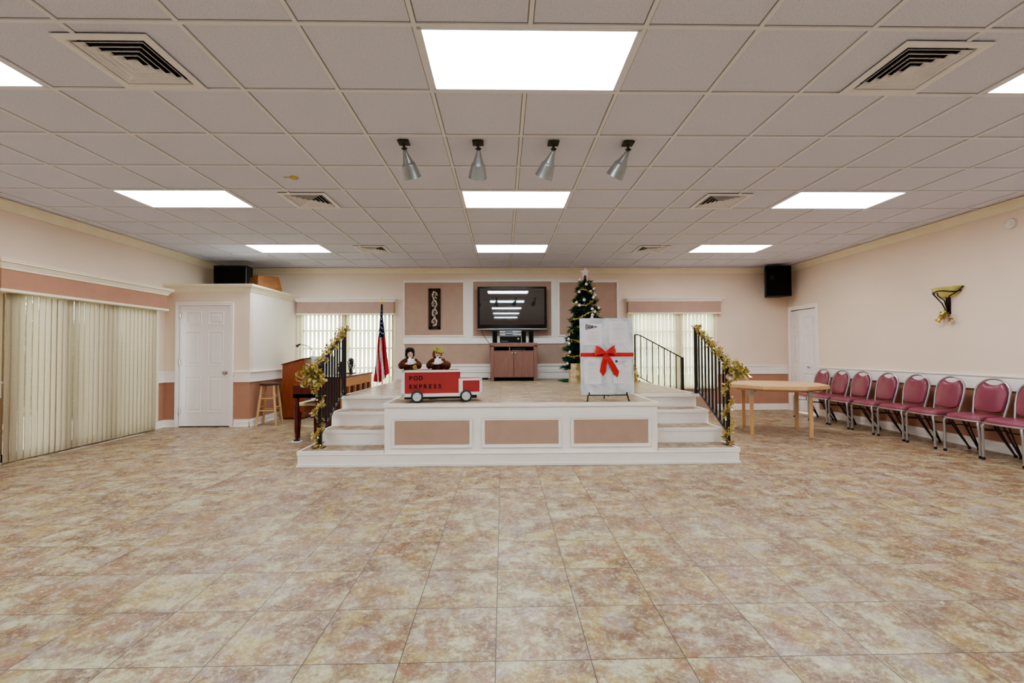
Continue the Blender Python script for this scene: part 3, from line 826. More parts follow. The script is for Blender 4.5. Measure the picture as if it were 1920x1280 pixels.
for k in range(1, 8):
    x = k*.112; zt_ = .87-max(0, x-.08)*.54; zb_ = .105-x*.55
    b = MB(); b.box(x-.007, -.007, max(zb_, -.66), x+.007, .007, zt_); b.build('baluster', 'black_iron', t)

# ------------------------------------------------------------------ garlands
def tufts(b, pts, n, spread, size, seed, mats=3):
    r = random.Random(seed); pts = [Vector(p) for p in pts]
    L = [0]
    for p, q in zip(pts, pts[1:]): L.append(L[-1]+(q-p).length)
    for k in range(n):
        s = r.uniform(0, L[-1]); i = max(j for j in range(len(L)-1) if L[j] <= s); f = (s-L[i])/max(1e-6, L[i+1]-L[i])
        c = pts[i].lerp(pts[i+1], f)
        u = Vector((r.gauss(0, 1), r.gauss(0, 1), r.gauss(0, 1))).normalized(); v = u.orthogonal().normalized()
        v = (Matrix.Rotation(r.uniform(0, 6.28), 3, u) @ v)
        clump = .55+.45*math.sin(s*55+seed)
        p0 = c+u*.006; l = size*r.uniform(.5, 1.3)*(.6+clump*.8); q = p0+u*(spread*r.uniform(.3, 1)*clump)
        b.mi = r.randrange(mats); W = l*.26
        b.quad(q, q+u*l*.5+v*W, q+u*l, q+u*l*.5-v*W)
def coil(p, q, r, turns, n):
    p = Vector(p); q = Vector(q); d = (q-p).normalized(); u = d.orthogonal().normalized(); w_ = d.cross(u)
    return [p.lerp(q, k/n)+(u*math.cos(2*PI*turns*k/n)+w_*math.sin(2*PI*turns*k/n))*r for k in range(n+1)]
GM = ['gold_foil', 'gold_dull', 'gold_pale']
def loopbow(b, c, sz, seed, n=8, flat=(0, -1, 0)):
    r = random.Random(seed); c = Vector(c)
    for k in range(n):
        a = 2*PI*k/n+r.uniform(-.2, .2); d = Vector((math.cos(a), r.uniform(-.6, -.1), math.sin(a))).normalized()
        s = sz*r.uniform(.75, 1.1); side = d.cross(Vector((0, 1, 0))).normalized()
        pts = [c+d*(s*.5*(1-math.cos(x)))+side*(s*.28*math.sin(x)) for x in [2*PI*q/12 for q in range(13)]]
        b.mi = k % 2*2; b.strip(pts, [s*.10+.028*math.sin(PI*q/12) for q in range(13)], (0, 1, 0) if r.random() < .5 else (.3, .95, 0))
def garland(label, x, side, seed):
    """wound down the handrail, then round the lower post to the step"""
    t = thing('garland', label, 'garland', (x, 5.08, .166))
    O = Vector((x, 5.08, .166)); L = lambda p: Vector(p)-O
    b = MB()
    top = coil(L((x, 5.95, 1.555)), L((x, 5.08, 1.09)), .026, 6, 60)
    post = coil(L((x, 5.08, 1.09)), L((x, 5.08, .18)), .038, 3.5, 60)
    tufts(b, top, 1700, .026, .023, seed); tufts(b, post, 1200, .026, .023, seed+1)
    tufts(b, [L((x-.03, 5.07, .185)), L((x+.05, 5.05, .18))], 60, .03, .03, seed+3)
    b.build('foliage', GM, t)
    b = MB(); b.tube(top+post, .005, 5); b.build('wire', 'gold_dull', t)
    return t
t = garland('gold tinsel garland with a big bow wound round the left stair railing', -2.04, 'left', 5)
b = MB(); loopbow(b, (-.06, -.05, .80), .15, 3, 11); tufts(b, [(-.12, -.06, .80), (-.04, -.06, .84), (.03, -.05, .76)], 420, .06, .045, 9); b.build('bow', GM, t)
b = MB()
X = TR(-.02, -.09, .755) @ align((.7, -.35, -.6)); b.lathe([(.006, 0), (.016, .004), (.022, .02), (.028, .045), (.044, .065), (.040, .064), (.02, .04), (.004, .01)], 18, X, cap=False)
b.build('bell', 'gold_pale', t, smooth=True)
t = garland('gold tinsel garland with a pale bow and bell wound round the right stair railing', 2.535, 'right', 25)
b = MB(); loopbow(b, (.09, -.05, .83), .11, 13, 9); tufts(b, [(.04, -.04, .90), (.13, -.05, .78)], 260, .05, .045, 19); b.build('bow', ['gold_pale', 'gold_foil', 'gold_pale'], t)
b = MB()
X = TR(.0, -.07, .80) @ align((-.5, -.6, -.5)); b.lathe([(.006, 0), (.016, .004), (.022, .02), (.028, .045), (.044, .065), (.040, .064), (.02, .04), (.004, .01)], 18, X, cap=False)
b.build('bell', 'bead_gold', t, smooth=True)

# ------------------------------------------------------------------ television and its cabinet
t = thing('television', 'large black flat screen television on the back wall above the cabinet', 'television', (.187, 9.16, 1.66))
b = MB(); b.box(-.695, -.05, .0, .695, .0, .866); b.build('case', 'black_plastic', t, bevel=.008)
b = MB(); b.box(-.69, -.058, .02, .69, -.05, .862); b.build('bezel', 'gloss_black', t, bevel=.003)
b = MB(); b.box(-.648, -.0605, .10, .648, -.058, .825)
o = b.build('screen', 'gloss_black', t)
scr = NT('screen_glass'); scr.bsdf(rgb(30, 30, 32), 0.03, 0, 1.0, **{'Coat Weight': 1.0, 'Coat Roughness': 0.02, 'Coat IOR': 2.2}); M['screen_glass'] = scr.m
o.data.materials.clear(); o.data.materials.append(scr.m)
b = MB(); b.box(-.695, -.062, .0, .695, -.02, .022); b.build('bottom_strip', 'silver_plastic', t, bevel=.004)
b = MB(); b.box(.66, -.0615, .30, .69, -.058, .306); b.build('indicator', 'blue_led', t)
b = MB(); b.box(-.25, 0, .2, .25, .13, .65); b.build('wall_mount', 'black_iron', t)
b = MB(); b.tube([(-.43, 9.13, 1.665), (-.42, 9.15, 1.60), (-.32, 9.18, 1.45), (-.26, 9.2, 1.36), (-.25, 9.22, 1.0), (-.25, 9.22, .70)], .006, 6)
tag(b.build('cable', 'black_plastic', smooth=True), 'thin black cable dropping from the television to behind the cabinet', 'cable')
b = MB(); b.box(-.30, 0, 0, 0, .05, .035); b.tube([(0, .02, .02), (.06, .05, .02), (.1, .2, .02)], .006, 6)
o = b.build('power_strip', 'black_plastic'); o.location = (-.30, 9.12, ST); tag(o, 'black power strip lying on the stage left of the cabinet', 'power strip')

cx, cw, cy0, cd, cb, ctp = .205, .445, 8.62, .42, ST, 1.388
t = thing('media_cabinet', 'brown wooden media cabinet with two doors under the television', 'cabinet', (cx, cy0, cb))
H = ctp-cb; P_ = .068
b = MB()
b.box(-cw, 0, 0, -cw+P_, cd, H-.05); b.box(cw-P_, 0, 0, cw, cd, H-.05); b.box(-cw, 0, H-.075, cw, cd, H)
b.box(-cw+P_, .01, .558, cw-P_, cd, .575); b.box(-cw+P_, .01, .065, cw-P_, cd, .08); b.box(-.012-.08, .01, .575, .012-.08, cd, H-.07)
b.build('carcass', 'cabinet_wood', t, bevel=.003)
b = MB(); b.box(-cw+P_, cd-.02, .0, cw-P_, cd-.005, H-.07); b.build('back_panel', 'cabinet_inside', t)
for s in (-1, 1):
    b = MB(); x0, x1 = (-cw+P_+.002, -.003) if s < 0 else (.003, cw-P_-.002)
    b.box(x0, -.004, .072, x1, .016, .555); d = b.build('door', 'cabinet_wood', t, bevel=.003)
    b = MB(); b.lathe([(.001, 0), (.006, 0), (.006, .01), (.014, .016), (.012, .026), (.001, .029)], 14, TR(s*.03, -.004, .53) @ R3('X', PI/2)); b.build('knob', 'nickel', d, smooth=True)
# equipment
t = thing('disc_player', 'slim dark disc player inside the cabinet opening', 'disc player', (.30, 8.72, ST+.576))
b = MB(); b.box(-.13, 0, 0, .13, .22, .045); b.build('case', 'silver_plastic', t, bevel=.003)
b = MB(); b.box(-.125, -.004, .005, .125, 0, .04); b.build('front_plate', 'gloss_black', t)
def hifi(name, lab, z, h, w_, mat, cat='receiver'):
    t = thing(name, lab, cat, (.145, 8.70, z))
    b = MB(); b.box(-w_, 0, .006, w_, .28, h); b.build('case', 'black_plastic', t, bevel=.003)
    b = MB(); b.box(-w_, -.006, .008, w_, 0, h-.002); fp = b.build('front_plate', mat, t, bevel=.002)
    b = MB(); b.box(-w_*.5, -.008, h*.45, w_*.2, -.006, h*.75); b.build('display', 'gloss_black', fp)
    b = MB(); b.lathe([(.001, 0), (.018, 0), (.018, .014), (.001, .016)], 16, TR(w_*.72, -.006, h*.6) @ R3('X', PI/2)); b.build('dial', 'silver_plastic', fp, smooth=True)
    b = MB()
    for sx in (-w_*.8, w_*.8): b.box(sx-.015, .02, 0, sx+.015, .05, .007); b.box(sx-.015, .22, 0, sx+.015, .25, .007)
    b.build('feet', 'rubber', t)
    b = MB()
    for k in range(6): b.box(-w_*.85+k*.022, -.009, h*.2, -w_*.85+k*.022+.012, -.006, h*.3)
    b.build('buttons', 'silver_plastic', fp)
hifi('receiver', 'thick black audio receiver with silver dial on the cabinet top', ctp, .125, .205, 'gloss_black')
hifi('tuner', 'grey audio unit stacked on the black receiver', ctp+.127, .052, .205, 'silver_plastic', 'audio unit')
hifi('video_recorder', 'slim silver video unit topmost of the stack under the television', ctp+.181, .050, .205, 'silver_plastic', 'video unit')
for x, w_, h, lb in ((-.155, .045, .235, 'left of the audio stack'), (.405, .038, .235, 'right beside the audio stack'), (.545, .042, .235, 'at the right end of the cabinet top')):
    t = thing('speaker', 'narrow black upright speaker on the cabinet, '+lb, 'speaker', (x, 8.72, ctp), group='small speakers on the cabinet')
    b = MB(); b.box(-w_, 0, 0, w_, .16, h); b.build('case', 'black_plastic', t, bevel=.004)
    b = MB(); b.box(-w_+.005, -.008, .008, w_-.005, 0, h-.008); b.build('grille', 'black_cloth', t, bevel=.003)

# carved plaque
t = thing('wall_plaque', 'narrow upright plaque of cream scrollwork in a dark frame on the tan wall panel', 'wall art', (-1.391, YB-.0105, 1.683))
W_, H_ = .12, .83
b = MB(); b.box(-W_, -.012, 0, W_, 0, H_); b.build('backing', 'plaque_dark', t)
b = MB(); 
for q in ((-W_, -W_+.052, 0, H_), (W_-.052, W_, 0, H_), (-W_, W_, 0, .052), (-W_, W_, H_-.052, H_)): b.box(q[0], -.03, q[2], q[1], -.01, q[3])
b.build('frame', 'plaque_dark', t, bevel=.006)
b = MB(); n = 4
for k in range(n):
    zc_ = .052+(k+.5)*(H_-.104)/n; s = 1 if k % 2 else -1; pts = []
    for q in range(26):
        a = q/25*2*PI*1.25; rr = .058*(1-q/25*.72); pts.append((s*(rr*math.cos(a)-.005), -.022, zc_+rr*1.35*math.sin(a)))
    b.tube(pts, [.013*(1-.5*q/25) for q in range(26)], 6)
    for q in range(5):
        a = q*1.3+k; b.ball((s*.045*math.cos(a), -.02, zc_+.08*math.sin(a)), .014, 8, 6, (1, .6, 1.5), R3('Y', a))
b.tube([(.035*math.sin(q/30*n*PI), -.02, .06+q/30*(H_-.12)) for q in range(31)], .010, 6)
b.build('scrollwork', 'plaque_cream', t, smooth=True)

# ------------------------------------------------------------------ Christmas tree
TX, TY = 1.56, 8.55
t = thing('christmas_tree', 'slim dark green christmas tree with white star behind the gift board', 'christmas tree', (TX, TY, ST))
r = random.Random(11)
def trad(z): f = (z-.22)/1.83; return .02+.43*max(0, 1-f)**.62
b = MB(); b.tube([(0, 0, .02), (0, 0, 1.98)], [.03, .008], 8); b.build('trunk', 'bark', t)
b = MB(); b.lathe([(.27, .30), (.25, .6), (.19, 1.0), (.12, 1.45), (.04, 1.85), (.01, 2.0)], 14); b.build('inner_branches', 'foliage_dark', t)
b = MB(); nb = 2300
for k in range(nb):
    z = .22+1.80*(1-math.sqrt(1-r.random()*.985)) if True else 0
    z = .22+(z-.22)*1.05
    tier = .86+.16*math.sin(z*34); R_ = trad(z)*tier*r.uniform(.82, 1.1); a = r.uniform(0, 2*PI)
    d = Vector((math.cos(a), math.sin(a), r.uniform(-.45, .1))).normalized(); tip = Vector((R_*math.cos(a), R_*math.sin(a), z)); bl = r.uniform(.09, .15)*(0.6+.5*trad(z)/.45)
    b.mi = 0 if r.random() < .6 else 1
    for q in range(8):
        f = q/8; c = tip-d*(bl*f)
        n_ = (d+Vector((r.gauss(0, .8), r.gauss(0, .8), r.gauss(0, .8)))).normalized(); v = n_.orthogonal().normalized(); l = r.uniform(.035, .06); W2 = .008
        b.quad(c-v*W2, c+v*W2, c+n_*l+v*W2*.3, c+n_*l-v*W2*.3)
b.build('foliage', ['foliage_dark', 'foliage_green'], t)
b = MB(); b.tube([(0, 0, 1.93), (0, 0, 2.02)], .012, 8)
P5 = [((.10 if k % 2 == 0 else .045)*math.sin(PI*k/5), (.10 if k % 2 == 0 else .045)*math.cos(PI*k/5)) for k in range(10)]
b.prism(P5, -.012, .012, lambda u, v, w_: (u, w_, 2.05+v)); b.build('star', 'white_paint', t, bevel=.004)
b = MB()
for (a0, l) in ((0, .22), (PI/2, .22), (PI, .22), (PI*1.5, .22)): b.tube([(0, 0, .1), (l*math.cos(a0), l*math.sin(a0), .012)], .01, 6)
b.build('stand', 'green_cloth', t)
# tinsel ribbon winding round
pts = []
for k in range(260):
    f = k/259; z = .36+1.5*f; a = f*2*PI*6.5; rr = trad(z)*(.97+.07*math.sin(a*3.7)); pts.append((rr*math.cos(a), rr*math.sin(a), z+.045*math.sin(a*2.7)))
b = MB(); b.strip(pts, .009, (0, 0, 1)); tufts(b, pts, 1900, .02, .026, 77)
o = b.build('tinsel_ribbon', GM); o.location = (TX, TY, ST); tag(o, 'gold tinsel ribbon wound round the christmas tree', 'tinsel')
op = None; k = 0
for z in [1.90, 1.80, 1.72, 1.66, 1.60, 1.55, 1.50, 1.46, 1.40, 1.36, 1.33, 1.28, 1.22, 1.17, 1.10, 1.0, .93, .86, .78, .70, .62, .54, .50, .42, .36, .33, .30]:
    a = -PI/2+r.uniform(-1.25, 1.25); rr = trad(z)*1.05+.01; p = (TX+rr*math.cos(a), TY+rr*math.sin(a), ST+z)
    if op is None:
        op = thing('tree_bauble', 'small round pearly bauble hanging on the christmas tree', 'bauble', p, group='baubles on the christmas tree')
        b = MB(); b.ball((0, 0, 0), .029, 14, 10); b.build('ball', 'bead_silver', op, smooth=True)
        b = MB(); b.lathe([(.001, .027), (.008, .027), (.008, .037), (.001, .039)], 8); b.build('cap', 'gold_foil', op)
    else: dup(op, p)
# skirt
b = MB(); ring = []
prof = []
c0 = b.bm.verts.new((0, 0, .03)); pv = None
for q, z in ((.2, .022), (.38, .012), (.5, .004)):
    ring = [b.bm.verts.new((q*(1+.06*math.sin(a*9))*math.cos(a), q*(1+.06*math.sin(a*9))*math.sin(a), z+.006*math.sin(a*9)+.004)) for a in [2*PI*k/48 for k in range(48)]]
    if pv:
        for k in range(48): b._f([pv[k], pv[(k+1) % 48], ring[(k+1) % 48], ring[k]])
    else:
        for k in range(48): b._f([c0, ring[k], ring[(k+1) % 48]])
    pv = ring
o = b.build('tree_skirt', 'green_cloth', smooth=True); o.location = (TX-.02, TY, ST+.001); tag(o, 'dark green cloth skirt spread under the christmas tree', 'tree skirt')
# gifts
def gift(label, loc, s, mat, rz):
    t = thing('gift_box', label, 'gift box', loc, rz, group='gold gifts under the tree'); x, y, z = s
    b = MB(); b.box(-x/2, -y/2, 0, x/2, y/2, z); b.build('box', mat, t, bevel=.004)
    b = MB(); b.box(-.018, -y/2-.002, 0, .018, y/2+.002, z+.002); b.box(-x/2-.002, -.018, 0, x/2+.002, .018, z+.0022); b.build('ribbon', 'gold_foil', t)
    b = MB(); loopbow(b, (.02, -y/2-.005, z*.45), .09, int(x*1000), 8); b.build('bow', ['gold_pale', 'gold_pale', 'gold_pale'], t)
gift('pale patterned gift box with gold bow at the front left of the tree', (1.32, 8.02, ST), (.29, .2, .235), 'gift_wrap', .05)
gift('flat tan gift box lying on top of the patterned gift box', (1.33, 8.03, ST+.238), (.26, .18, .10), 'gift_wrap', -.12)
# gold tinsel cone
t = thing('tinsel_cone', 'small glittering gold tinsel cone tree standing behind the gift board', 'cone tree', (2.33, 8.25, ST))
b = MB(); b.lathe([(.12, .012), (.085, .2), (.04, .40), (.004, .50)], 16); b.build('core', 'gold_dull', t)
b = MB(); pts = [((.125*(1-f)+.004)*math.cos(f*70), (.125*(1-f)+.004)*math.sin(f*70), .015+.49*f) for f in [k/300 for k in range(301)]]
tufts(b, pts, 900, .012, .035, 31); b.build('tinsel', GM, t)

# ------------------------------------------------------------------ gift board on its easel
t = thing('gift_board', 'upright silver wrapped display board with papers and a red bow at the stage front', 'display board', (1.172, 5.09, .735))
tilt = R3('X', -4*D2R)
BW, BH = .298, .86
b = MB()
# slightly crumpled wrapped slab
nx, nz = 14, 20; r = random.Random(4); g = {}
for i in range(nx+1):
    for j in range(nz+1):
        x = -BW+2*BW*i/nx; z = BH*j/nz; e = 0 if 0 < i < nx and 0 < j < nz else 1
        g[i, j] = b.bm.verts.new(((x+(r.uniform(-.002, .002) if e else 0)), -.018+(r.uniform(-.0016, .0016)), z+(r.uniform(-.002, .002) if e else 0)))
for i in range(nx):
    for j in range(nz): b._f([g[i, j], g[i+1, j], g[i+1, j+1], g[i, j+1]])
b.box(-BW, -.016, 0, BW, .018, BH)
bd = b.build('board', 'foil_wrap', t, smooth=True); bd.rotation_euler = (-4*D2R, 0, 0)
def onboard(b_, name, mat, **k):
    o = b_.build(name, mat, t, **k); o.rotation_euler = (-4*D2R, 0, 0); return o
papers = [(-.258, -.05, .555, .80), (.03, .245, .575, .825), (-.262, -.07, .115, .395), (.07, .272, .125, .395)]
for k, (x0, x1, z0, z1) in enumerate(papers):
    b = MB(); b.box(x0, -.0215, z0, x1, -.0202, z1); pp_ = onboard(b, 'paper_sheet', 'paper')
    lines = MB(); r = random.Random(40+k); xc = (x0+x1)/2
    if k in (0, 1, 2):
        z = z1-(.1 if k == 0 else .03)
        while z > z0+.03:
            hw = (x1-x0)*r.uniform(.15, .4); lines.mi = 1 if r.random() < .3 else 0
            lines.box(xc-hw, -.0222, z, xc+hw, -.0215, z+.0022); z -= r.choice((.011, .014, .022))
    else:
        lines.mi = 1
        fx0, fx1, fz0, fz1 = x0+.035, x1-.02, z0+.02, z0+.125
        for q in ((fx0, fx1, fz0, fz0+.0016), (fx0, fx1, fz1, fz1+.0016), (fx0, fx0+.0016, fz0, fz1), (fx1, fx1+.0016, fz0, fz1)): lines.box(q[0], -.0222, q[2], q[1], -.0215, q[3])
        lines.mi = 0; z = fz1-.012
        while z > fz0+.01: lines.box(fx0+.008, -.0222, z, fx1-.01, -.0215, z+.0018); z -= .012
        for z in (fz1+.015, fz1+.028): lines.box(fx0, -.0222, z, fx0+.07, -.0215, z+.002)
    o = lines.build('text_lines', ['ink_rose', 'ink_grey'], pp_)
# pennant outline on the first sheet
def tri(b, A, B, C, w0, w1): b.prism([A, B, C], w0, w1, lambda u, v, q: (u, q, v))
b = MB()
px0, px1, pz = -.235, -.105, .762
def seg(b, p, q, th, y0=-.0225, y1=-.0202):
    p = Vector(p); q = Vector(q); d = (q-p).normalized(); n_ = Vector((-d.y, d.x))*th/2
    b.prism([tuple(p-n_), tuple(q-n_), tuple(q+n_), tuple(p+n_)], y0, y1, lambda u, v, w_: (u, w_, v))
seg(b, (px0, pz-.028), (px0, pz+.028), .007); seg(b, (px0, pz+.028), (px1, pz), .0065); seg(b, (px0, pz-.028), (px1, pz), .0065)
# tapering hand-drawn strokes inside the pennant
for (xx, hh, kk) in ((.010, .017, 0), (.028, .013, 1), (.044, .010, 2), (.058, .008, 1), (.072, .005, 2)):
    X_ = px0+xx
    if kk == 0: seg(b, (X_, pz-hh), (X_, pz+hh), .0055); seg(b, (X_, pz+hh), (X_+.012, pz+hh*.7), .0055); seg(b, (X_+.012, pz+hh*.7), (X_+.012, pz-hh*.7), .0055); seg(b, (X_+.012, pz-hh*.7), (X_, pz-hh), .0055)
    elif kk == 1: seg(b, (X_, pz+hh), (X_+.002, pz-hh), .0065); seg(b, (X_+.002, pz-hh), (X_+.011, pz-hh*.8), .006); seg(b, (X_+.011, pz-hh*.8), (X_+.010, pz+hh*.7), .0065)
    else: seg(b, (X_, pz+hh), (X_+.010, pz+hh*.7), .006); seg(b, (X_+.010, pz+hh*.7), (X_, pz-hh*.7), .006); seg(b, (X_, pz-hh*.7), (X_+.010, pz-hh*.7), .006)
onboard(b, 'pennant_print', 'ink_black')
b = MB(); b.prism([(.088, .372), (.098, .392), (.128, .371), (.098, .352)], -.0228, -.0215, lambda u, v, q: (u, q, v))
for k in range(9): seg(b, (.115+k*.011, .345+k*.0026), (.122+k*.011, .352+k*.0026+(k % 3)*.003), .003, -.0228)
for k in range(9): seg(b, (.118+k*.010, .332+k*.0022), (.124+k*.010, .337+k*.0022+(k % 2)*.003), .0025, -.0228)
onboard(b, 'blue_emblem_print', 'ink_blue')
b = MB()
for q in ((.15, .20, .395, .397), (.15, .20, .37, .372), (.15, .152, .37, .397), (.20, .202, .37, .397), (.176, .178, .33, .397), (.21, .23, .39, .392), (.185, .2, .325, .327), (.185, .187, .3, .327), (.2, .202, .3, .327), (.21, .235, .37, .372), (.233, .235, .37, .39)): b.box(q[0], -.0228, q[2], q[1], -.0215, q[3])
onboard(b, 'sepia_sketch_print', 'ink_sepia')
# ribbon and bow
b = MB(); b.box(-BW-.003, -.0235, .425, BW+.003, .022, .468); onboard(b, 'ribbon', 'ribbon_red')
b = MB()
kc = Vector((-.022, -.045, .462))
def bowloop(sgn, up, L, wd, dz):
    pts = []; dirs = []; wl = []
    for q in range(17):
        a = 2*PI*q/16; ex = .5*(1-math.cos(a)); pts.append(kc+Vector((sgn*L*ex, -.028*math.sin(a)-.01*ex, up*ex+dz*math.sin(a))))
        dirs.append(Vector((-sgn*up*1.2, .0, 1)).normalized()); wl.append(.02+(wd-.02)*ex)
    b.strip(pts, wl, dirs=dirs)
bowloop(-1, .045, .115, .075, .012); bowloop(1, .05, .105, .075, .012); bowloop(-1, -.005, .125, .06, .01); bowloop(1, .012, .115, .06, .01)
b.ball(tuple(kc), .02, 10, 8, (1, .9, 1.3))
for sgn, tipx, tipz in ((-1, -.055, .255), (1, .098, .24)):
    e = Vector((tipx, -.034, tipz)); pts = [kc, kc.lerp(e, .3)+Vector((0, -.012, 0)), kc.lerp(e, .65)+Vector((0, -.004, 0)), e]
    d = (e-kc).normalized(); s = Vector((0, 1, 0)).cross(d).normalized(); 
    if s.x < 0: s = -s
    L = []
    for p, wv in zip(pts, (.022, .05, .066, .07)): L.append((b.bm.verts.new(p-s*wv/2), b.bm.verts.new(p+s*wv/2)))
    for a_, c_ in zip(L, L[1:]): b._f([a_[0], a_[1], c_[1], c_[0]])
    off = s*.035 if sgn < 0 else -s*.0
    pk = e+d*.05+(s*.012 if sgn < 0 else -s*.012); b._f([L[-1][0], b.bm.verts.new(pk), L[-1][1]])
bo = onboard(b, 'bow', 'ribbon_red'); sd = bo.modifiers.new('thick', 'SOLIDIFY'); sd.thickness = .003
b = MB()
z0 = ST-.735
for s in (-1, 1):
    x = s*.205+(-.01 if s < 0 else 0)
    b.tube([(x, -.05, .028), (x-.0, -.045, .004), (x+s*.012, -.03, -.012), (x+s*.02, -.05, z0+.008), (x+s*.022, -.06, z0+.006)], .0085, 8)
    b.tube([(x, .0, .0), (x, -.05, .0)], .007, 6); b.tube([(x+s*.0, 0, .0), (x*.7, .03, .3)], .007, 6)
b.tube([(-.205, .0, -.006), (.205, .0, -.006)], .007, 6); b.tube([(0, .03, .3), (0, .18, z0+.006)], .007, 6); b.tube([(-.14, .03, .3), (.14, .03, .3)], .007, 6)
b.tube([(0, 0, -.006), (0, -.03, -.012), (0, -.03, -.02)], .005, 6)
o = b.build('easel', 'black_iron', smooth=True); o.location = (1.172, 5.09, .735); tag(o, 'small black metal table easel holding up the gift board', 'easel')

# ------------------------------------------------------------------ toy truck
t = thing('toy_truck', 'red and white wooden toy delivery truck with stencilled lettering on the stage front', 'toy truck', (-1.115, 5.02, ST), 9*D2R)
Z0, Z1 = .062, .358; BL = .645; DP = .30
def trimbox(b, x0, x1, z0, z1, f, dp):
    b.mi = 0; b.box(x0+.002, .003, z0+.002, x1-.002, dp-.003, z1-.008)
    b.mi = 1
    for yy0, yy1 in ((0, .006), (dp-.006, dp)):
        b.box(x0, yy0, z0, x1, yy1, z0+f); b.box(x0, yy0, z1-f, x1, yy1, z1); b.box(x0, yy0, z0, x0+f, yy1, z1); b.box(x1-f, yy0, z0, x1, yy1, z1)
b = MB(); f = .024
# open topped box: four walls and a floor
b.mi = 0
b.box(.002, .003, Z0+.002, BL-.002, .012, Z1-.004); b.box(.002, DP-.012, Z0+.002, BL-.002, DP-.003, Z1-.004)
b.box(.002, .003, Z0+.002, .012, DP-.003, Z1-.004); b.box(BL-.012, .003, Z0+.002, BL-.002, DP-.003, Z1-.004); b.box(.002, .003, Z0+.002, BL-.002, DP-.003, Z0+.012)
b.box(.012, .012, Z1-.05, BL-.012, DP-.012, Z1-.042)
b.mi = 1
for y0, y1 in ((-.003, .003), (DP-.003, DP+.003)):
    b.box(0, y0, Z0, BL, y1, Z0+.036); b.box(0, y0, Z1-f, BL, y1, Z1); b.box(0, y0, Z0, .034, y1, Z1)
b.box(-.003, -.003, Z0, .002, DP+.003, Z1)
b.build('cargo_box', ['red_paint', 'white_paint'], t)
CZ = .258; CL = .245
b = MB(); b.mi = 0; b.box(BL, .003, Z0+.03, BL+CL-.003, DP-.003, CZ-.003)
b.mi = 1
for y0, y1 in ((-.003, .003), (DP-.003, DP+.003)):
    b.box(BL-.02, y0-.001, Z0+.012, BL+.025, y1, CZ); b.box(BL, y0, Z0+.012, BL+CL, y1, Z0+.045); b.box(BL, y0, CZ-.022, BL+CL, y1, CZ); b.box(BL+CL-.03, y0, Z0+.012, BL+CL, y1, CZ)
b.box(BL+CL-.003, -.003, Z0+.012, BL+CL, DP+.003, CZ)
b.build('cab', ['red_paint', 'white_paint'], t)
b = MB(); b.box(.03, .03, .035, BL+CL-.06, DP-.03, Z0+.012); b.tube([(.3, .05, .03), (.5, .05, .045), (.62, .05, .04)], .006, 6); b.build('chassis', 'black_plastic', t)
for wx in (.168, .705):
    for wy, s in ((-.03, -1), (DP+.03, 1)):
        X = TR(wx, wy, .0665) @ R3('X', PI/2 if s < 0 else -PI/2)
        b = MB(); b.lathe([(.04, -.018), (.058, -.018), (.0655, -.008), (.0665, .0), (.0655, .010), (.058, .016), (.048, .016), (.046, .008)], 30, X, cap=False); wl = b.build('wheel', 'tyre', t, smooth=True)
        b = MB(); b.lathe([(.001, .013), (.014, .015), (.018, .010), (.034, .008), (.038, .013), (.044, .014), (.048, .012), (.048, -.01), (.001, -.012)], 28, X); b.build('hubcap', 'hub_white', wl, smooth=True)
    b = MB(); b.tube([(wx, -.02, .0665), (wx, DP+.02, .0665)], .008, 8); b.build('axle', 'black_plastic', t)
def lettering(txt, x, z, size, step, parent, mat, yy):
    for k, ch in enumerate(txt):
        if ch == ' ': continue
        cu = bpy.data.curves.new('letter', 'FONT'); cu.body = ch; cu.size = size; cu.extrude = .0008; cu.align_x = 'CENTER'; cu.offset = .0022
        o = bpy.data.objects.new('letter', cu); col.objects.link(o)
        dg = bpy.context.evaluated_depsgraph_get(); me = bpy.data.meshes.new_from_object(o.evaluated_get(dg)); bpy.data.objects.remove(o)
        me.materials.clear(); me.materials.append(M[mat])
        o = bpy.data.objects.new('letter', me); col.objects.link(o); o.parent = parent; o.location = (x+k*step, yy, z); o.rotation_euler = (PI/2, 0, 0)
lettering('POD', .098, .249, .062, .055, t, 'letter_black', .0018)
lettering('EXPRESS', .098, .156, .062, .053, t, 'letter_black', .0018)

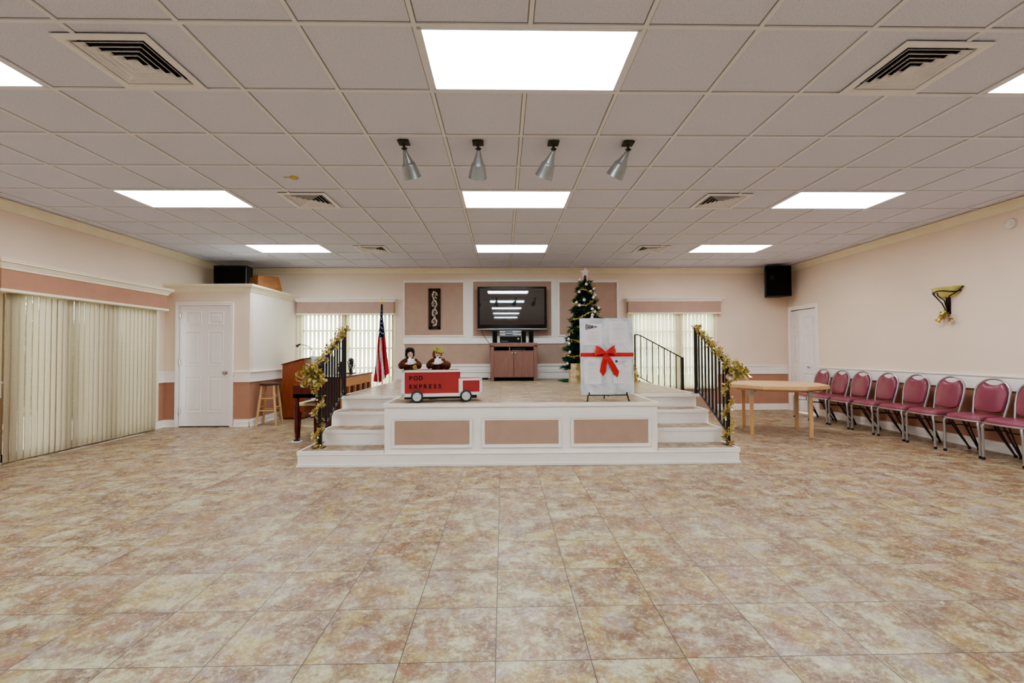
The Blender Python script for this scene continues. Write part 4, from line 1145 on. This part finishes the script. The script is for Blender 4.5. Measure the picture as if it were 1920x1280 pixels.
# ------------------------------------------------------------------ carolling dolls riding in the truck
def blob(name, balls, mat, parent, vox=.004, disp=0, smooth=True):
    b = MB()
    for (c, r_, sc) in balls: b.ball(c, r_, 14, 10, sc)
    o = b.build(name, mat, parent, smooth=True)
    m = o.modifiers.new('merge', 'REMESH'); m.mode = 'VOXEL'; m.voxel_size = vox; m.use_smooth_shade = True
    s = o.modifiers.new('soften', 'SMOOTH'); s.iterations = 4
    if disp:
        tx = bpy.data.textures.new(name+'_fluff', 'CLOUDS'); tx.noise_scale = .012
        d = o.modifiers.new('fluff', 'DISPLACE'); d.texture = tx; d.strength = disp; d.mid_level = .5
    return o
def chain(p, q, r0, r1, n=6):
    return [(tuple(Vector(p).lerp(Vector(q), k/(n-1))), r0+(r1-r0)*k/(n-1), (1, 1, 1)) for k in range(n)]
def doll(label, loc, rz, hair, hat, second):
    t = thing('caroler_doll', label, 'doll', loc, rz); t.scale = (1.06, 1.06, 1.06)
    # z=0 is the floor of the truck box tray; waist just above the rim
    hz = .222
    skin = [((0, 0, hz), .040, (.92, .95, 1.12)), ((0, -.012, hz-.022), .028, (1, 1, .9)), ((0, -.041, hz-.006), .007, (1, 1, 1.2))]
    skin += [((s*.037, .002, hz-.004), .010, (.5, .9, 1.2)) for s in (-1, 1)]
    skin += chain((0, .004, hz-.03), (0, .006, .14), .018, .02, 4)
    # hands raised in front holding the song sheet, five fingers each
    hands = ((-.032, -.088, .118), (.046, -.082, .128))
    for i, hc in enumerate(hands):
        s = -1 if i == 0 else 1
        skin += chain((s*.07, -.03, .10), hc, .013, .011, 6); skin += [(hc, .014, (1, .7, 1.1))]
        for q in range(4): skin += chain(Vector(hc)+Vector((-s*.004, -.004, -.008+q*.006)), Vector(hc)+Vector((-s*(.026-.002*abs(q-1.5)), -.014, -.009+q*.0066)), .0035, .003, 5)
        skin += chain(Vector(hc)+Vector((0, 0, .010)), Vector(hc)+Vector((-s*.012, -.012, .020)), .0038, .003, 4)
    skin += chain((0, .005, .14), (0, .01, .03), .03, .04, 6)
    blob('body', skin, 'skin', t, .0028)
    for s in (-1, 1):
        b = MB(); b.ball((s*.0145, -.0375, hz+.002), .0055, 10, 8, (1, .6, 1)); b.build('eye', 'eye_dark', t, smooth=True)
    b = MB(); b.ball((0, -.040, hz-.024), .008, 10, 8, (1, .5, .8)); b.build('mouth', 'lip', t, smooth=True)
    coat = [((0, .01, .06), .062, (1.05, .75, 1.2)), ((0, .008, .125), .055, (1.15, .75, .75))]
    for s in (-1, 1):
        coat += chain((s*.052, .0, .138), (s*.088, -.01, .095), .030, .036, 5); coat += chain((s*.088, -.01, .09), (s*.058, -.052, .098), .036, .028, 5)
        if second and s > 0: coat += [((.096, -.012, .09), .046, (1, .9, 1))]
    blob('coat', coat, 'fur_brown', t, .005, .012)
    blob('collar', [((.028*math.cos(a), .004+.024*math.sin(a), .168), .016, (1, 1, .8)) for a in [k*PI/4 for k in range(8)]], 'coat_dark', t, .004, .006)
    if hair == 'hair_dark':
        hb = [((0, .012, hz+.012), .050, (1, .95, 1.02)), ((-.032, -.002, hz-.012), .020, (1, 1, 1.6)), ((.032, -.002, hz-.012), .018, (1, 1, 1.4)), ((0, -.018, hz+.034), .030, (1.25, .8, .7))]
    else:
        hb = [((0, .014, hz+.010), .046, (1, .95, 1.0)), ((-.036, -.004, hz-.012), .020, (1, 1, 2.1)), ((.030, .004, hz-.012), .014, (1, 1, 1.5))]
    blob('hair', hb, hair, t, .004, .006)
    if hat:
        b = MB(); b.lathe([(.052, 0), (.058, .006), (.056, .018), (.050, .03), (.035, .046), (.014, .052), (.001, .053)], 22, TR(.008, -.004, hz+.020) @ R3('Y', .28) @ R3('X', .12)); h_ = b.build('hat', 'moss_cloth', t, smooth=True)
        b = MB(); b.lathe([(.045, -.006), (.060, -.005), (.063, .003), (.056, .009)], 22, TR(.008, -.004, hz+.020) @ R3('Y', .28) @ R3('X', .12)); b.build('hat_brim', 'moss_cloth', h_, smooth=True)
    else:
        b = MB(); b.lathe([(.001, .045), (.02, .044), (.036, .036), (.046, .02), (.05, .004)], 22, TR(0, .014, hz+.018), cap=False); b.build('hat', 'hair_dark', t, smooth=True)
    b = MB()
    b.quad((-.03, -.106, .105), (.004, -.094, .105), (.004, -.088, .165), (-.03, -.10, .165)); b.quad((.004, -.094, .105), (.04, -.106, .112), (.04, -.10, .170), (.004, -.088, .165))
    o = b.build('song_sheet', 'paper', t); sd = o.modifiers.new('thick', 'SOLIDIFY'); sd.thickness = .0015
    b = MB(); b.strip([(0, -.045, .185), (-.004, -.062, .16), (-.008, -.07, .13)], [.022, .03, .022], (1, 0, 0)); o = b.build('scarf', 'paper' , t); sd = o.modifiers.new('thick', 'SOLIDIFY'); sd.thickness = .004
    if not second:
        blob('muff', [((.045, -.082, .07), .024, (1, .8, 1.3)), ((.052, -.08, .045), .020, (1, .8, 1))], 'moss_cloth', t, .004, .008)
    return t
tm = Matrix.Translation((-1.115, 5.02, ST)) @ R3('Z', 9*D2R)
p = tm @ Vector((.085, .15, .308)); doll('small caroler doll with black hair and brown fur coat, left one in the truck', tuple(p), .25, 'hair_dark', False, False)
p = tm @ Vector((.395, .15, .308)); doll('small caroler doll with moss green hat and brown fur sleeves, right one in the truck', tuple(p), .12, 'hair_brown', True, True)

# ------------------------------------------------------------------ flag
fx, fy = -2.35, 8.9
t = thing('flag', 'american flag hanging folded on a pole left of the stage', 'flag', (fx, fy, 0))
b = MB(); b.lathe([(.001, 0), (.15, 0), (.15, .02), (.06, .035), (.03, .07), (.018, .12), (.001, .12)], 24); b.build('base', 'gold_dull', t, smooth=True)
b = MB(); b.tube([(0, 0, .05), (0, 0, 2.18)], .013, 10); b.build('pole', 'gold_dull', t, smooth=True)
b = MB(); b.ball((0, 0, 2.185), .016, 10, 8); b.ball((0, 0, 2.225), .02, 10, 8, (.8, .7, 1.4)); b.ball((.0, -.01, 2.262), .011, 8, 6)
for s in (-1, 1):
    b.prism([(0, 2.205), (s*.03, 2.225), (s*.055, 2.27), (s*.048, 2.285), (s*.035, 2.27), (s*.02, 2.25), (0, 2.245)], -.006, .006, lambda u, v, q: (u, q, v))
b.build('eagle_finial', 'gold_foil', t, smooth=True)
b = MB(); nu, nv = 60, 40; g = {}
def fpt(f, v):
    """f 0..1 across the folds, v 0..1 down"""
    left = -.012-.135*v**1.25; right = .018+.125*max(0, v-.15)**1.1+.02*v
    if v > .9: pass
    x = left+(right-left)*f
    z = 2.15-(1.46+.09*math.sin(f*3.1+.3)-.10*f)*v
    yv = .05+(.028*v+.008)*math.sin(f*2*PI*3.5+.6+.5*v)
    return Vector((x, -yv-.0, z))
for i in range(nu+1):
    for j in range(nv+1): g[i, j] = b.bm.verts.new(fpt(i/nu, j/nv))
for i in range(nu):
    for j in range(nv):
        f, v = (i+.5)/nu, (j+.5)/nv
        z = 2.15-1.46*v
        if v < .415+.04*f: b.mi = 0
        else:
            w2 = (v-.42)/.58; q = f*(.55+.45*w2)+.45*(1-w2)
            b.mi = 1 if (q < .2 or .36 < q < .52 or q > .72) else 2
        b._f([g[i, j], g[i+1, j], g[i+1, j+1], g[i, j+1]])
fc = b.build('flag_cloth', ['flag_blue', 'flag_red', 'flag_white'], t, smooth=True)
b = MB(); r = random.Random(3)
for (f, v) in ((.35, .17), (.6, .20), (.4, .245), (.75, .26), (.2, .29), (.55, .31), (.8, .34), (.3, .355), (.1, .37), (.6, .38), (.85, .41), (.15, .405), (.45, .09), (.5, .13)):
    c = fpt(f, v)+Vector((0, -.014, 0)); sz = .016
    P5 = [((sz if k % 2 == 0 else sz*.42)*math.sin(PI*k/5), (sz if k % 2 == 0 else sz*.42)*math.cos(PI*k/5)) for k in range(10)]
    b.prism(P5, -.001, .001, lambda u, w_, q: (c.x+u*.8, c.y+q, c.z+w_))
b.build('stars', 'flag_white', fc)

# ------------------------------------------------------------------ PA speakers
t = thing('wall_speaker', 'black loudspeaker hung high in the far right corner', 'speaker', (5.475, 9.0, 2.29))
b = MB()
def trap(b, z0, z1, w0, w1, d, y0=0):
    lo = [(-w0, y0), (w0, y0), (w1, y0+d), (-w1, y0+d)]
    b.prism(lo, z0, z1, lambda u, v, q: (u, v, q))
trap(b, 0, .61, .25, .15, .28, -.14); b.build('cabinet', 'black_plastic', t, bevel=.012)
b = MB(); b.box(-.225, -.152, .02, .225, -.14, .59); b.build('grille', 'black_cloth', t, bevel=.006)
b = MB(); b.box(-.16, -.155, .33, -.09, -.151, .42); b.build('badge', 'rubber', t)
b = MB(); b.box(-.03, .12, .25, .03, .31, .33); b.build('bracket', 'black_iron', t)
t.rotation_euler = (0, 0, -.12)
t = thing('wall_speaker', 'black loudspeaker lying on top of the corner closet at left', 'speaker', (-4.99, 8.55, zc))
b = MB(); trap(b, 0, .47, .31, .25, .3, -.15); b.build('cabinet', 'black_plastic', t, bevel=.015)
b = MB(); b.box(-.28, -.162, .03, .28, -.15, .44); b.build('grille', 'black_cloth', t, bevel=.006)
b = MB(); b.box(.286, -.155, .05, .291, -.12, .42); b.build('edge_strip', 'silver_plastic', t)
t = thing('wooden_box', 'brown wooden box with slanted ends on top of the closet', 'box', (-4.40, 8.35, zc), 0)
b = MB(); pts_lo = [(-.30, .10), (.05, -.22), (.33, .12), (-.02, .40)]
lo = [b.bm.verts.new((x, y, 0)) for x, y in pts_lo]; hi = [b.bm.verts.new((x*.82+.0, y*.82, .245)) for x, y in pts_lo]
b._f(lo[::-1]); b._f(hi)
for k in range(4): b._f([lo[k], lo[(k+1) % 4], hi[(k+1) % 4], hi[k]])
b.build('body', 'carton', t)
b = MB()
for k in range(4):
    p, q = hi_ = (Vector((pts_lo[k][0]*.82, pts_lo[k][1]*.82, .245)), Vector((pts_lo[(k+1) % 4][0]*.82, pts_lo[(k+1) % 4][1]*.82, .245)))
    b.tube([p, q], .008, 6)
b.build('rim', 'carton', t)

# ------------------------------------------------------------------ wall sconce
t = thing('wall_sconce', 'wall lamp with amber half bowl and dark scrolled iron arms on the right wall', 'wall lamp', (XR, 5.88, 1.98))
b = MB(); prof = [(.03, -.075), (.08, -.062), (.125, -.035), (.16, .0), (.195, .055), (.20, .062)]
n = 24; pv = None
for (rr, z) in prof:
    ring = [b.bm.verts.new((-rr*.75*math.sin(PI*k/n)-.001, rr*math.cos(PI*k/n), z)) for k in range(n+1)]
    if pv:
        for k in range(n): b._f([pv[k], pv[k+1], ring[k+1], ring[k]])
    pv = ring
o = b.build('bowl', 'amber_glass', t, smooth=True); sd = o.modifiers.new('thick', 'SOLIDIFY'); sd.thickness = .005
b = MB()
b.box(-.016, -.028, -.29, 0, .028, -.06)
b.tube([(-.155, 0, -.01), (-.145, 0, -.05), (-.06, 0, -.11), (-.03, 0, -.22), (-.015, 0, -.28)], .0065, 8)
for s in (-1, 1):
    b.tube([(-.012, s*.205, .055), (-.05, s*.165, -.01), (-.08, s*.09, -.06), (-.06, s*.03, -.15), (-.025, 0, -.28)], .0075, 8)
pts = [(-.75*.17*math.sin(PI*k/20)-.004, .17*math.cos(PI*k/20), .004-.012*math.sin(PI*k/20*3)) for k in range(21)]
b.tube(pts, .0065, 8)
b.build('iron_arms', 'bronze', t, smooth=True)
t = thing('bell_ornament', 'gold foil bow with two small bells hanging below the wall lamp', 'ornament', (XR-.06, 5.86, 1.64))
b = MB(); b.tube([(0, 0, .12), (0, .0, .0)], .003, 5); b.build('cord', 'gold_dull', t)
b = MB(); loopbow(b, (-.01, .03, .03), .06, 4, 7); tufts(b, [(-.01, .02, .07), (-.02, .07, -.02)], 90, .02, .03, 6); b.build('bow', GM, t)
for (c, d, m) in (((-.02, .05, -.0), (-.3, .6, -.7), 'gold_foil'), ((-.01, -.03, -.005), (-.2, -.7, -.45), 'bead_gold')):
    b = MB(); b.lathe([(.004, 0), (.014, .003), (.02, .02), (.025, .04), (.038, .056), (.034, .056), (.018, .035), (.003, .008)], 16, TR(*c) @ align(d), cap=False); b.build('bell', m, t, smooth=True)

# ------------------------------------------------------------------ chairs along the right wall
def rounded_poly(w_, pts): return pts
def make_chair(label):
    t = thing('banquet_chair', label, 'chair', group='burgundy chairs along the right wall')
    # front is -x. seat pad
    b = MB(); out = []
    for k in range(32):
        a = 2*PI*k/32; cu = abs(math.cos(a))**.45*(1 if math.cos(a) > 0 else -1); sv = abs(math.sin(a))**.45*(1 if math.sin(a) > 0 else -1)
        out.append((cu*.195-.035, sv*(.198-.012*cu)))
    pv = None
    for (s, z) in ((.93, .418), (1.0, .428), (1.0, .445), (.95, .462), (.78, .470), (.4, .473)):
        ring = [b.bm.verts.new((-.035+(x+.035)*s, y*s, z-.010*(1 if x < -.18 else 0)*s)) for x, y in out]
        if pv:
            for k in range(32): b._f([pv[k], pv[(k+1) % 32], ring[(k+1) % 32], ring[k]])
        else: b._f(ring[::-1])
        pv = ring
    b._f(pv); b.build('seat', 'burgundy_vinyl', t, smooth=True)
    # arched back tube; lean from (x=.13,z=.44) to (x=.225,z=.875)
    def bp(y, z, off=0): return (.13+(z-.44)*.21+off, y, z)
    arch = [bp(-.165, .44), bp(-.172, .52), bp(-.185, .62)]
    for k in range(1, 16): a = PI*k/16; arch.append(bp(-.188*math.cos(a), .685+.19*math.sin(a)**.85))
    arch += [bp(.185, .62), bp(.172, .52), bp(.165, .44)]
    b = MB(); b.tube(arch, .0125, 8); b.build('back_frame', 'chair_metal', t, smooth=True)
    # padded back with a scooped top edge (hand hold)
    poly = [(-.10, .492), (-.145, .51), (-.160, .56), (-.168, .64), (-.166, .72), (-.145, .78), (-.115, .822), (-.095, .832)]
    poly = poly+[(-.06, .812), (-.02, .803)]
    poly = poly+[(-x, z) for x, z in poly[::-1]]+[(.05, .486), (-.05, .486)]
    b = MB(); pv = None; c = (0, .66)
    for (s, off) in ((.95, .012), (1.0, .006), (1.0, -.012), (.95, -.026), (.8, -.034), (.4, -.038)):
        ring = [b.bm.verts.new(bp(c[0]+(y-c[0])*s, c[1]+(z-c[1])*s, off)) for y, z in poly]
        if pv:
            for k in range(len(poly)): b._f([pv[k], pv[(k+1) % len(poly)], ring[(k+1) % len(poly)], ring[k]])
        else: b._f(ring)
        pv = ring
    b._f(pv); b.build('backrest', 'burgundy_vinyl', t, smooth=True)
    # seat frame: rounded rail under the seat, running to the front legs
    b = MB(); z = .408
    b.tube([(.15, -.175, z), (-.17, -.19, z), (-.205, -.185, z), (-.222, -.165, z), (-.225, 0, z), (-.222, .165, z), (-.205, .185, z), (-.17, .19, z), (.15, .175, z)], .011, 8)
    b.tube([(.14, -.175, z), (.14, .175, z)], .010, 8)
    b.build('seat_frame', 'chair_metal', t, smooth=True)
    for s in (-1, 1):
        b = MB(); b.tube([(-.17, s*.165, .412), (-.20, s*.178, .405), (-.212, s*.19, .375), (-.205, s*.196, .3), (-.20, s*.20, .02)], .0135, 10); lg = b.build('leg', 'chair_metal', t, smooth=True)
        b = MB(); b.tube([(-.20, s*.20, .0), (-.20, s*.20, .03)], .0165, 10); b.build('rubber_foot', 'rubber', lg)
        b = MB(); b.tube([(-.02, s*.165, .40), (.10, s*.18, .20), (.222, s*.195, .02)], .0105, 8); b.tube([(.03, s*.155, .40), (.13, s*.17, .20), (.222, s*.19, .03)], .008, 8); lg = b.build('leg', 'dark_tube', t, smooth=True)
        b = MB(); b.tube([(.222, s*.194, .0), (.222, s*.194, .03)], .0155, 10); b.build('rubber_foot', 'rubber', lg)
    b = MB(); b.tube([(.045, -.17, .30), (.045, .17, .30)], .008, 8); b.tube([(-.195, -.19, .325), (.06, -.17, .315)], .006, 6); b.tube([(-.195, .19, .325), (.06, .17, .315)], .006, 6); b.build('stretcher', 'dark_tube', t, smooth=True)
    return t
CY = [4.77, 5.22, 5.71, 6.19, 6.67, 7.15, 7.60, 8.04]
CL_ = ['burgundy padded banquet chair cut off by the right photo edge, nearest of the row', 'burgundy padded banquet chair, first fully seen from the right photo edge',
       'burgundy padded banquet chair by the right wall, second fully seen from the right edge', 'burgundy padded banquet chair by the right wall, third fully seen from the right edge',
       'burgundy padded banquet chair, fourth fully seen from the right edge, mid row', 'burgundy padded banquet chair, third from the bifold door end of the row',
       'burgundy padded banquet chair beside the table edge, second from the door end', 'burgundy padded banquet chair partly behind the wooden table, last before the door']
ch = make_chair(CL_[0]); ch.location = (5.53, CY[0], 0)
rr_ = random.Random(2)
for y, l in zip(CY[1:], CL_[1:]): dup(ch, (5.53+rr_.uniform(-.012, .012), y, 0), rr_.uniform(-.03, .03), l)
# one more of the row just outside the frame casts its shape on the edge
# ------------------------------------------------------------------ folding table
t = thing('folding_table', 'light wooden octagonal folding table right of the stage', 'table', (4.07, 6.75, 0), -20*D2R)
R_ = .69
oc = [(R_*math.cos((22.5+45*k)*D2R), R_*math.sin((22.5+45*k)*D2R)) for k in range(8)]
b = MB(); b.prism(oc, .675, .728, lambda u, v, q: (u, v, q)); b.build('tabletop', 'table_wood', t, bevel=.006)
b = MB(); i8 = [(x*.86, y*.86) for x, y in oc]; b.prism(i8, .64, .676, lambda u, v, q: (u, v, q)); b.build('apron', 'table_wood', t)
for sx in (-1, 1):
    for sy in (-1, 1):
        b = MB(); x, y = sx*.37, sy*.37; b.box(x-.024, y-.018, 0, x+.024, y+.018, .655); lg = b.build('leg', 'light_wood', t, bevel=.003)
        b = MB(); b.box(x-.03, y-.022, .57, x+.03, y+.022, .645); b.tube([(x, y, .60), (x-sx*.07, y, .645)], .009, 6); b.build('hinge_bracket', 'silver_plastic', lg)

# ------------------------------------------------------------------ bar stool
t = thing('bar_stool', 'wooden bar stool with round dark seat beside the closet wall', 'stool', (-3.975, 7.84, 0), 8*D2R)
b = MB(); b.lathe([(.001, .668), (.14, .668), (.155, .675), (.158, .69), (.15, .704), (.12, .708), (.001, .704)], 30); b.build('seat', 'stool_seat', t, smooth=True)
lt, lb_ = .092, .155
for sx in (-1, 1):
    for sy in (-1, 1):
        b = MB(); b.tube([(sx*lt, sy*lt, .668), (sx*(lt+lb_)/2, sy*(lt+lb_)/2, .33), (sx*lb_, sy*lb_, 0)], [.018, .021, .016], 12); b.build('leg', 'light_wood', t, smooth=True)
def lx(z): return lt+(lb_-lt)*(1-z/.668)
for (z1, z2) in ((.25, .30), (.45, .50)):
    for s in (-1, 1):
        b = MB(); q = lx(z1); b.tube([(-q, s*q, z1), (q, s*q, z1)], .010, 8); b.build('rung', 'light_wood', t, smooth=True)
        b = MB(); q = lx(z2); b.tube([(s*q, -q, z2), (s*q, q, z2)], .010, 8); b.build('rung', 'light_wood', t, smooth=True)

# ------------------------------------------------------------------ lectern with reading lamp
t = thing('lectern', 'tall reddish brown wooden lectern with slanted top by the back left window', 'lectern', (-3.84, 8.4, 0))
b = MB(); b.prism([(-.195, .03), (.195, .03), (.195, 1.10), (-.195, .995)], 0, .5, lambda u, v, q: (u, q, v)); b.build('body', 'red_wood', t, bevel=.004)
b = MB(); b.prism([(-.21, .992), (.205, 1.104), (.205, 1.120), (-.21, 1.008)], -.015, .515, lambda u, v, q: (u, q, v)); b.build('slanted_top', 'mahogany', t, bevel=.003)
b = MB(); b.box(-.18, .015, 0, .18, .485, .03); b.build('base', 'mahogany', t)
t = thing('gooseneck_lamp', 'thin gooseneck reading lamp with black head arching over the lectern', 'lamp', (-3.60, 8.50, 1.112))
b = MB(); b.lathe([(.001, 0), (.035, 0), (.035, .012), (.01, .016), (.001, .016)], 16); b.build('base', 'black_plastic', t)
pts = [(.0, 0, .01)]+[(.10-.15*(1-math.cos(a))+.0, 0, .05+.19*math.sin(a)) for a in [k*PI/2/8 for k in range(1, 9)]]+[(-.12, 0, .245), (-.17, 0, .252)]
pts = [(.0, 0, .01), (.06, 0, .03), (.085, 0, .08), (.065, 0, .15), (.02, 0, .20), (-.04, 0, .235), (-.10, 0, .25), (-.17, 0, .255)]
b = MB(); b.tube(pts, .008, 8); b.build('gooseneck', 'lamp_grey', t, smooth=True)
b = MB(); b.lathe([(.008, -.01), (.014, 0), (.018, .03), (.030, .062), (.027, .062), (.01, .02)], 16, TR(-.17, 0, .258) @ align((-.7, -.1, -.5)), cap=False); b.ball((-.165, 0, .256), .017, 10, 8); b.build('lamp_head', 'black_plastic', t, smooth=True)
t = thing('pale_panel', 'pale grey upright panel standing right behind the lectern', 'panel', (-3.36, 8.62, 0))
b = MB(); b.box(-.24, 0, .02, .18, .02, 1.15); b.build('sheet', 'pale_board', t, bevel=.003)
b = MB(); b.box(-.22, -.08, 0, -.18, .10, .02); b.box(.12, -.08, 0, .16, .10, .02); b.build('feet', 'black_iron', t)

# ------------------------------------------------------------------ spinet piano, its back to the stage
t = thing('spinet_piano', 'dark mahogany spinet piano left of the stage with its pine back to the steps', 'piano', (-2.20, 7.0, 0))
PY0, PY1 = -.72, .66
b = MB(); b.box(-.36, PY0, .04, -.03, PY1, .865); b.build('case', 'mahogany', t, bevel=.004)
b = MB(); b.box(-.39, PY0-.015, .865, .01, PY1+.015, .888); b.build('lid', 'mahogany', t, bevel=.004)
b = MB(); b.box(-.67, PY0, .60, -.34, PY1, .655)
for y in (PY0, PY1-.05): b.box(-.67, y, .60, -.34, y+.05, .775)
b.box(-.40, PY0, .655, -.34, PY1, .79)
b.build('key_bed', 'mahogany', t, bevel=.003)
b = MB(); b.box(-.655, PY0+.055, .655, -.45, PY1-.055, .675); kb = b.build('keyboard', 'cushion_cream', t)
for y in (PY0+.035, PY1-.035):
    b = MB(); b.lathe([(.016, 0), (.018, .03), (.024, .07), (.020, .09), (.030, .13), (.034, .45), (.026, .52), (.034, .55), (.034, .60)], 14, TR(-.63, y, .012)); lg = b.build('leg', 'mahogany', t, smooth=True)
b = MB(); b.box(-.03, PY0+.01, .78, 0, PY1-.01, .865); b.box(-.03, PY0+.01, .10, 0, PY1-.01, .16)
k = 0; y = PY0+.01
while y < PY1-.05: b.box(-.03, y, .16, 0, y+.05, .78); y += .262
b.box(-.012, PY0+.01, .735, .004, PY1-.01, .865)
b.build('back_frame', 'pine_back', t, bevel=.002)
t = thing('caster_cup', 'white round caster cup under the front leg of the piano', 'caster cup', (-2.83, 7.0+PY0+.035, 0))
b = MB(); b.lathe([(.001, 0), (.075, 0), (.075, .008), (.05, .012), (.03, .011), (.001, .011)], 22); b.build('cup', 'white_paint', t, smooth=True)
b = MB(); b.lathe([(.035, .0112), (.045, .0125), (.03, .03), (.02, .011)], 18); b.build('caster', 'black_iron', t, smooth=True)
t = thing('piano_bench', 'wooden piano bench with cream cushion behind the stair railing', 'bench', (-2.80, 6.92, 0))
b = MB(); b.box(-.14, -.38, .38, .14, .38, .455); b.build('seat_box', 'red_wood', t, bevel=.004)
b = MB(); b.box(-.14, -.38, .455, .14, .38, .505); b.build('cushion', 'cushion_cream', t, bevel=.018, seg=3)
for sx in (-1, 1):
    for sy in (-1, 1): b = MB(); b.tube([(sx*.11, sy*.34, .385), (sx*.115, sy*.35, 0)], [.024, .015], 10); b.build('leg', 'mahogany', t, smooth=True)
# black scrolled ironwork pieces on the piano
for (y, s, lb) in ((6.78, 1.0, 'nearer and left'), (7.22, 1.25, 'farther and right')):
    t = thing('iron_ornament', 'black scrolled ironwork ornament on the piano lid, '+lb, 'ornament', (-2.40, y, .888))
    b = MB(); b.box(-.05, -.09, 0, .05, .09, .012); b.build('base', 'black_iron', t)
    b = MB(); r = random.Random(int(s*10))
    for k in range(7):
        y0 = -.08+k*.027; hgt = s*(.10+.07*math.sin(PI*k/6)); pts = [(.0, y0*.5, .01), (.015*(-1)**k, y0, hgt*.5)]
        for q in range(12): a = q/11*2*PI*1.1; rr = .028*s*(1-q/16); pts.append((.01*(-1)**k+rr*.8*math.cos(a), y0+rr*math.sin(a)*.6, hgt+rr*math.sin(a)))
        b.tube(pts, .007, 6)
    b.build('scrollwork', 'black_iron', t, smooth=True)

# ------------------------------------------------------------------ camera
f, yaw, pit, rol = 852.32, .01998, .02185, -.00445
r1 = Vector((math.cos(yaw), -math.sin(yaw), 0))
F_ = Vector((math.sin(yaw)*math.cos(pit), math.cos(yaw)*math.cos(pit), math.sin(pit)))
U1 = Vector((-math.sin(yaw)*math.sin(pit), -math.cos(yaw)*math.sin(pit), math.cos(pit)))
c, s = math.cos(rol), math.sin(rol)
Rr = r1*c+U1*s; Uu = -r1*s+U1*c
cam = bpy.data.cameras.new('camera'); co = bpy.data.objects.new('camera', cam); col.objects.link(co)
mw = Matrix.Identity(4)
for i in range(3): mw[i][0] = Rr[i]; mw[i][1] = Uu[i]; mw[i][2] = -F_[i]
mw[2][3] = EYE; co.matrix_world = mw
cam.sensor_width = 36; cam.sensor_fit = 'HORIZONTAL'; cam.lens = f/1920*36; cam.clip_start = .05; cam.clip_end = 200
bpy.context.scene.camera = co

# ------------------------------------------------------------------ light from outside
wd = bpy.data.worlds.new('world'); bpy.context.scene.world = wd; wd.use_nodes = True
nt = wd.node_tree; nt.nodes.clear()
o = nt.nodes.new('ShaderNodeOutputWorld'); bg = nt.nodes.new('ShaderNodeBackground')
bg.inputs[0].default_value = (.93, .97, 1.0, 1); bg.inputs[1].default_value = 3.2
nt.links.new(bg.outputs[0], o.inputs[0])
sc = bpy.context.scene
sc.view_settings.view_transform = 'AgX'
sc.view_settings.look = 'AgX - Medium High Contrast'
sc.view_settings.exposure = 1.5
sc.cycles.use_denoising = True
sc.cycles.max_bounces = 12; sc.cycles.diffuse_bounces = 9; sc.cycles.transparent_max_bounces = 12
sc.cycles.sample_clamp_indirect = 8.0
sc.cycles.caustics_reflective = False; sc.cycles.caustics_refractive = False
